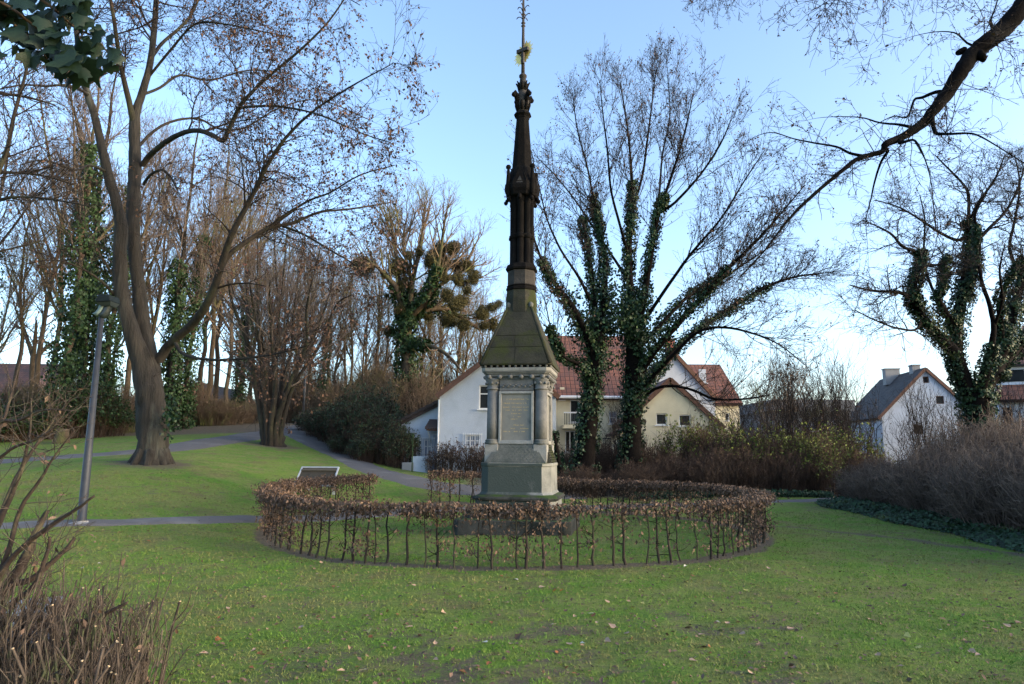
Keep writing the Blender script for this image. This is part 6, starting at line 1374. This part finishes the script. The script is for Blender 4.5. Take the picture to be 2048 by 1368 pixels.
# ------------------------------------------------------------------ shrubs in the near left corner
def near_left():
    rng = np.random.default_rng(111)
    # clipped shrub of upright cut stems
    n = 620; Y = 3.25+1.15*rng.random(n); X = -(.70+.0*Y)*Y*rng.random(n)**.0*0 + (-3.9+2.05*rng.random(n)**.8)
    X = X + .0; xe = -1.85-(Y-3.6)*.35; keep = X < xe; X, Y = X[keep], Y[keep]; n = len(X)
    z0 = gz(X, Y); hh = (.72+.10*rng.random(n)) + .16*np.clip((-2.2-X)/.8, 0, 1) - .10*np.clip((X+2.3)/.5, 0, 1); hh *= (.62+.42*rng.random(n)**.6)
    K = 6; P = np.zeros((n,K,3)); d = np.stack([rng.normal(.06,.13,n), rng.normal(0,.11,n), np.ones(n)], 1)
    for k in range(K): P[:,k] = np.stack([X, Y, z0-.03], 1)+d*(hh*k/(K-1))[:,None]+rng.normal(0,.010,(n,3))*k*.55
    Q = (.0035+.0055*rng.random(n)**2)[:,None]*np.linspace(1.15,.7,K)[None]
    S1 = (P, Q)
    S2 = spawn(rng, S1, 1500, (.3,.95), (15,45), (.14,.38), 5, .3, .12, .6, .0018, .6, .004)
    S3 = spawn(rng, S2, 1900, (.2,1), (20,60), (.05,.18), 3, .2, .2, .7, .0013, .6)
    S4 = spawn(rng, S1, 70, (.3,.8), (50,90), (.3,.7), 6, .05, .10, .5, .002, .4, .003)
    t = thing('clipped_shrub', 'clipped bare shrub of upright cut stems in front of the bench', 'shrub', (-2.8,3.9,0)); b = np.array((-2.8,3.9,0))
    st = tubes(P-b, Q, 6, .15, rng); obj('stems', mesh_np('stems', st[0], [st[1]], True), TWIG_NEAR, t, 'stuff')
    V, F = cat_geo([tubes(s[0]-b, s[1], 4) for s in (S2,S3,S4)]); obj('twigs', mesh_np('twigs', V, F), TWIG_NEAR, t, 'stuff')
    thick = np.argsort(-Q[:,0])[:80]; c = MB()
    E = P[thick,-1]-b; Dn = nrm(P[thick,-1]-P[thick,-2]); 
    Vc, Fc = tubes(np.stack([E-Dn*.002, E+Dn*.003], 1), np.stack([Q[thick,-1]*1.02]*2, 1), 6); m = len(Vc)//6
    cap = (np.arange(1,m,2)[:,None]*6+np.arange(6)[None]); obj('cut_ends', mesh_np('cut_ends', Vc, [Fc, cap]), CUT_END, t, 'stuff')
    C = np.concatenate([P[rng.integers(0,n,150), rng.integers(1,5,150)], tips(S2, rng, 1, .05, .02)])-b
    V, F = leaf_quads(C, (.035,.07), rng, .8, .5); obj('dry_leaves', mesh_np('dry_leaves', V, [F]), LEAF_HEDGE, t, 'stuff')
    # taller bare shrub at the left edge
    T = lambda pts, Y0: traced(pts, Y0, None, .1, rng)
    b = np.array((at(-150,1330,4.0)[0], 4.0, 0)); tw = []
    R_ = lambda x, y: (-150+rng.normal(0,18), 1420)
    L = []
    for pts in ([(-140,1430,15),(-90,1330,14),(-30,1240,13),(20,1170,11),(52,1110,9),(75,1060,6),(95,1020,4)],
                [(-130,1430,9),(-80,1330,8),(0,1190,6.5),(60,1160,6),(85,1140,5.5),(130,1100,4),(150,1075,3)],
                [(-145,1430,8),(-60,1290,7),(0,1150,6),(50,1090,5.2),(110,1045,4.2),(150,1020,3.4),(188,992,2.2)],
                [(-150,1430,9),(-80,1250,7.5),(-30,1120,6.5),(0,1040,5.5),(25,985,4.5),(45,930,3.4),(60,860,2.2),(62,800,1.2)],
                [(-140,1430,7),(-60,1200,6),(-10,1060,5),(30,960,4.2),(65,900,3.2),(100,850,2.2),(140,800,1.1)],
                [(-150,1430,8),(-100,1180,6.5),(-60,1000,5.2),(-20,900,4),(10,830,3),(30,760,1.6),(45,700,1)],
                [(-140,1430,7),(-50,1260,6),(10,1120,5),(40,1020,4),(80,960,3),(110,910,2),(150,860,1)],
                [(-130,1430,7),(-70,1300,6),(-10,1250,5.5),(60,1235,5),(140,1245,4.6),(200,1232,4),(255,1205,2.6)],
                [(-140,1430,7),(-40,1270,6.5),(20,1210,5.5),(60,1180,5),(78,1150,4.2),(95,1100,3.4),(100,1075,2.5)],
                [(-150,1430,6),(-90,1150,5),(-30,960,4),(20,900,3),(70,880,2.4),(110,855,1.6),(135,830,1)],
                [(-140,1430,6),(-80,1120,5),(-20,870,3.6),(40,840,2.8),(90,820,2),(150,822,1.2)]):
        dy = rng.uniform(-.35,.35)
        q = [(x, y, r, dy*(k/len(pts))) for k, (x, y, r) in enumerate(pts)]
        Pq, Rq = traced(q, 4.15, None, .12, rng); Pq[0] = (b[0]+rng.normal(0,.06), 4.1+rng.normal(0,.06), -.05); Pq[1] = Pq[0]*.6+Pq[2]*.4; L.append((Pq, Rq))
    par = fit(L, 20)
    t1 = spawn(rng, par, 130, (.3,1), (25,65), (.15,.55), 6, .15, .17, .45, .0018, .4, .0035)
    t2 = spawn(rng, t1, 330, (.2,1), (25,65), (.06,.26), 4, .1, .18, .7, .0013, .5)
    C = tips(t1, rng, 1, .4, .01)
    build_tree('bare_shrub', 'spreading bare shrub with long dark stems beside the bench', b, [], L, [t1,t2], M('shrub_bark', (.055,.04,.033), (.03,.023,.02), 14, .9, .4, 60, c3=(.09,.08,.05), s3=6), TWIG_NEAR, leaves=leaf_quads(C[:40], (.03,.06), rng, .8, .5), leafmat=LEAF_HEDGE, sides=10, cat='shrub', rng=rng)
near_left()

# ------------------------------------------------------------------ ivy spray hanging in at the upper left, from a trunk outside the picture
def ivy_spray():
    rng = np.random.default_rng(121); Y0 = 2.7
    tx, ty = -3.3, 2.5
    trk = thing('near_tree', 'ivy-grown trunk just outside the left edge carrying the ivy spray', 'tree', (tx, ty, 0))
    P, Q = resample(np.array([(0,0,-.1),(0,.0,.6),(.05,0,2.5),(.1,.05,5),(.1,.1,8)]), [.34,.27,.23,.20,.14], 22)
    V, F = tubes(P[None], Q[None], 16, .12, rng); obj('trunk', mesh_np('trunk', V, [F], True), BARK, trk)
    sp = thing('ivy_spray', 'hanging spray of large dark green ivy leaves at the upper left', 'ivy', (tx+.25, ty, 3.9)); b = np.array((tx+.25, ty, 3.9))
    # lobed leaf blade, folded along the midrib
    out = [(0,0),(.30,-.10),(.50,.12),(.30,.30),(.38,.58),(.14,.62),(0,1.0)]
    pts = out+[(-x, y) for x, y in reversed(out[1:-1])]
    def blade(fold, curl):
        mb = MB(); mid = [(0,y) for y in (0,.33,.66,1.0)]
        z = lambda x, y: fold*abs(x)-curl*y*y
        vs = [(x, y, z(x,y)) for x, y in pts]+[(0,.33,z(0,.33)),(0,.62,z(0,.62))]
        a_, b2 = len(pts), len(pts)+1
        fs = [(0,1,a_),(1,2,3),(1,3,a_),(3,b2,a_),(3,4,5),(3,5,b2),(5,6,b2)]
        n = len(pts); r = lambda k: (n-k) % n
        fs += [(0,a_,r(1)),(r(1),r(3),r(2)),(r(1),a_,r(3)),(r(3),a_,b2),(r(3),r(5),r(4)),(r(3),b2,r(5)),(r(5),b2,6)]
        me = bpy.data.meshes.new('leaf'); me.from_pydata(vs, [], fs); me.polygons.foreach_set('use_smooth', np.ones(len(fs), bool)); me.update(); return me
    blades = [blade(.25,.15), blade(.1,.3), blade(.4,.05)]
    lm = M('near_ivy_leaf', (.012,.028,.015), (.006,.016,.010), 7, .42, .2, 30, spec=.25)
    for bl in blades: bl.materials.append(lm)
    s0 = np.array((0,0,0)); ends = [[(-200,-110),(-60,-30),(20,15),(60,45),(100,75),(140,100),(175,120)], [(-150,-120),(0,-60),(70,-10),(110,20),(150,55),(190,75),(215,105)], [(-180,-60),(-60,0),(0,25),(40,60),(75,90),(95,120)]]
    stems = []
    for e in ends:
        W_ = [b*1.0]+[at(x, y, Y0+(i-3)*.03) for i, (x, y) in enumerate(e)]
        Pq, Qq = resample(W_, np.linspace(.010,.003,len(W_)), 30); stems.append((Pq, Qq))
        V, F = tubes((Pq-b)[None], Qq[None], 6); obj('stem', mesh_np('stem', V, [F], True), M('ivy_stem', (.10,.06,.035), (.06,.04,.025), 20), sp)
    spots = [(20,50,60,-.3),(55,60,62,.2),(105,25,55,.1),(62,95,58,.5),(30,75,50,-.6),(110,60,60,.3),(130,75,52,.6),(150,40,50,.2),(85,70,45,0),(95,105,52,.2),(115,130,55,-.2),(150,130,62,.1),(165,150,62,.0),(140,110,50,.5),(180,100,50,.3),(200,110,46,-.2),(205,130,40,.3),(190,150,45,.4),(195,75,42,.6),(120,0,50,0),(160,15,48,.4),(40,10,55,-.2),(10,20,60,.3),(5,75,50,.1),(48,118,46,-.4),(100,140,40,-.5),(118,150,36,.2),(175,55,40,.1),(70,20,48,.5),(135,30,52,-.3),(88,45,50,.4),(60,130,42,.1),(160,95,50,-.3),(170,125,55,.5),(225,140,36,.3),(5,120,30,.2),(80,-20,60,.1),(30,-20,60,.5),(-30,30,60,0),(-60,60,60,.3),(-80,0,60,-.2),(-30,-40,60,.4),(130,-30,55,.2),(175,-10,50,.6),(216,85,34,.2),(145,160,40,-.1)]
    spots = spots+[(x+rng.uniform(-22,22), y-rng.uniform(5,35), sz*.9, rot+rng.normal(0,.4)) for x, y, sz, rot in spots]
    for x, y, sz, rot in spots:
        p = at(x, y-14, Y0+rng.normal(0,.05)); o = bpy.data.objects.new('leaf', blades[rng.integers(0,3)]); COL.objects.link(o); o.parent = sp
        s_ = sz*px(Y0)*1.02; o.scale = (s_, s_, s_); o.location = tuple(p-b)
        # blade hangs down: local +y (tip) towards -z, face roughly to the camera
        o.rotation_euler = (R(-90)+rng.normal(0,.45), rot+rng.normal(0,.5), rng.normal(0,.5))
        # petiole from the nearest stem point
        al = np.concatenate([s[0] for s in stems]); q = al[np.argmin(((al-p)**2).sum(1))]
        V, F = tubes(np.stack([q-b, (q+p)/2-b+np.array((0,0,.015)), p-b])[None], np.array([[.0022,.002,.0018]]), 4); obj('petiole', mesh_np('petiole', V, [F]), lm, o.parent)
ivy_spray()

# ------------------------------------------------------------------ fallen leaves
def litter():
    rng = np.random.default_rng(131)
    me_v = [(0,0,0),(.22,-.02,.05),(.42,.3,.10),(.2,.62,.06),(0,1.05,.0),(-.2,.62,.05),(-.42,.3,.12),(-.22,-.02,.06),(0,.35,0),(0,.68,-.01)]
    fs = [(0,1,8),(1,2,8),(2,3,8),(3,9,8),(3,4,9),(4,5,9),(5,8,9),(5,6,8),(6,7,8),(7,0,8)]
    mats = [M('fallen_leaf_rust', (.27,.10,.035), (.18,.07,.03), 8, .7), M('fallen_leaf_tan', (.36,.25,.17), (.28,.19,.13), 8, .7), M('fallen_leaf_yellow', (.50,.44,.13), (.40,.34,.10), 8, .6), M('fallen_leaf_brown', (.10,.06,.04), (.07,.045,.03), 8, .8), M('fallen_leaf_pale', (.62,.58,.48), (.5,.46,.38), 8, .7)]
    names = ['rust-orange fallen leaf lying on the lawn', 'tan curled fallen leaf lying on the lawn', 'yellow fallen leaf lying on the lawn', 'dark brown fallen leaf lying on the lawn', 'pale bleached fallen leaf lying on the lawn']
    grp = ['rust-orange fallen leaves','tan fallen leaves','yellow fallen leaves','dark brown fallen leaves','pale fallen leaves']
    ms = []
    for m_ in mats:
        me = bpy.data.meshes.new('fallen_leaf'); me.from_pydata(me_v, [], fs); me.materials.append(m_); me.update(); ms.append(me)
    known = [(520,1308,0),(825,1258,1),(1110,1305,0),(1145,1350,0),(1283,1207,2),(1400,1142,2),(1373,1133,4),(1262,1282,0),(1210,1283,1),(1230,1260,1),(1020,1175,1),(1078,1177,1),(1160,1290,4),(1190,1232,4),(1120,1185,0),(960,1340,1),(1490,1270,1),(1810,1272,2),(1610,1135,2),(980,1330,0),(720,1345,4),(1450,1145,3),(1390,1320,1),(430,1280,0),(415,1308,1),(195,1128,4),(165,1135,4),(1730,1150,1),(1260,1120,3),(470,1080,0),(455,1110,0),(300,1085,0),(345,1130,0),(600,1120,0),(640,1128,1),(1180,1115,2),(2030,1245,1),(1900,1210,3),(1960,1310,1),(1500,1350,1)]
    ks = list(known)+[(rng.uniform(380,2040), 1050+300*rng.random()**.8, int(rng.choice(5, p=[.28,.34,.08,.2,.1]))) for _ in range(110)]
    for x, y, k in ks:
        p = ground_at(x, y, 3, 25)
        if abs(math.hypot(p[0]-RC[0], p[1]-RC[1])-RR) < .2 or p[1] > 17: continue
        o = bpy.data.objects.new('fallen_leaf', ms[k]); COL.objects.link(o); tag(o, names[k], 'leaf', grp[k])
        s_ = rng.uniform(.04,.08); o.scale = (s_, s_, s_*rng.uniform(.6,1.6)); o.location = (p[0], p[1], gzs(p[0], p[1])+(fbm(np.array([p[0]*1.7]), np.array([p[1]*1.7]), 5)[0]-.5)*.035+.012); o.rotation_euler = (rng.normal(0,.3), rng.normal(0,.3), rng.random()*6.28)
    n = 15000; Y = 4+15*rng.random(n)**1.3; X = (rng.random(n)*2-1)*Y*.85; r = np.hypot(X-RC[0], Y-RC[1])
    near = rng.random(n) < .6+.4*np.exp(-((r-RR)/.6)**2); X, Y = X[near], Y[near]
    C = np.stack([X, Y, gz(X, Y)+(fbm(X*1.7, Y*1.7, 5)-.5)*.035+.012], 1)
    V, F = leaf_quads(C, (.018,.055), rng, 0, .6, np.tile(np.array((0,0,1.5)), (len(C),1)))
    tag(obj('leaf_litter', mesh_np('leaf_litter', V, [F]), LEAF_HEDGE), 'scatter of small dry beech leaves on the lawn near the hedge', 'leaf litter', kind='stuff')
litter()
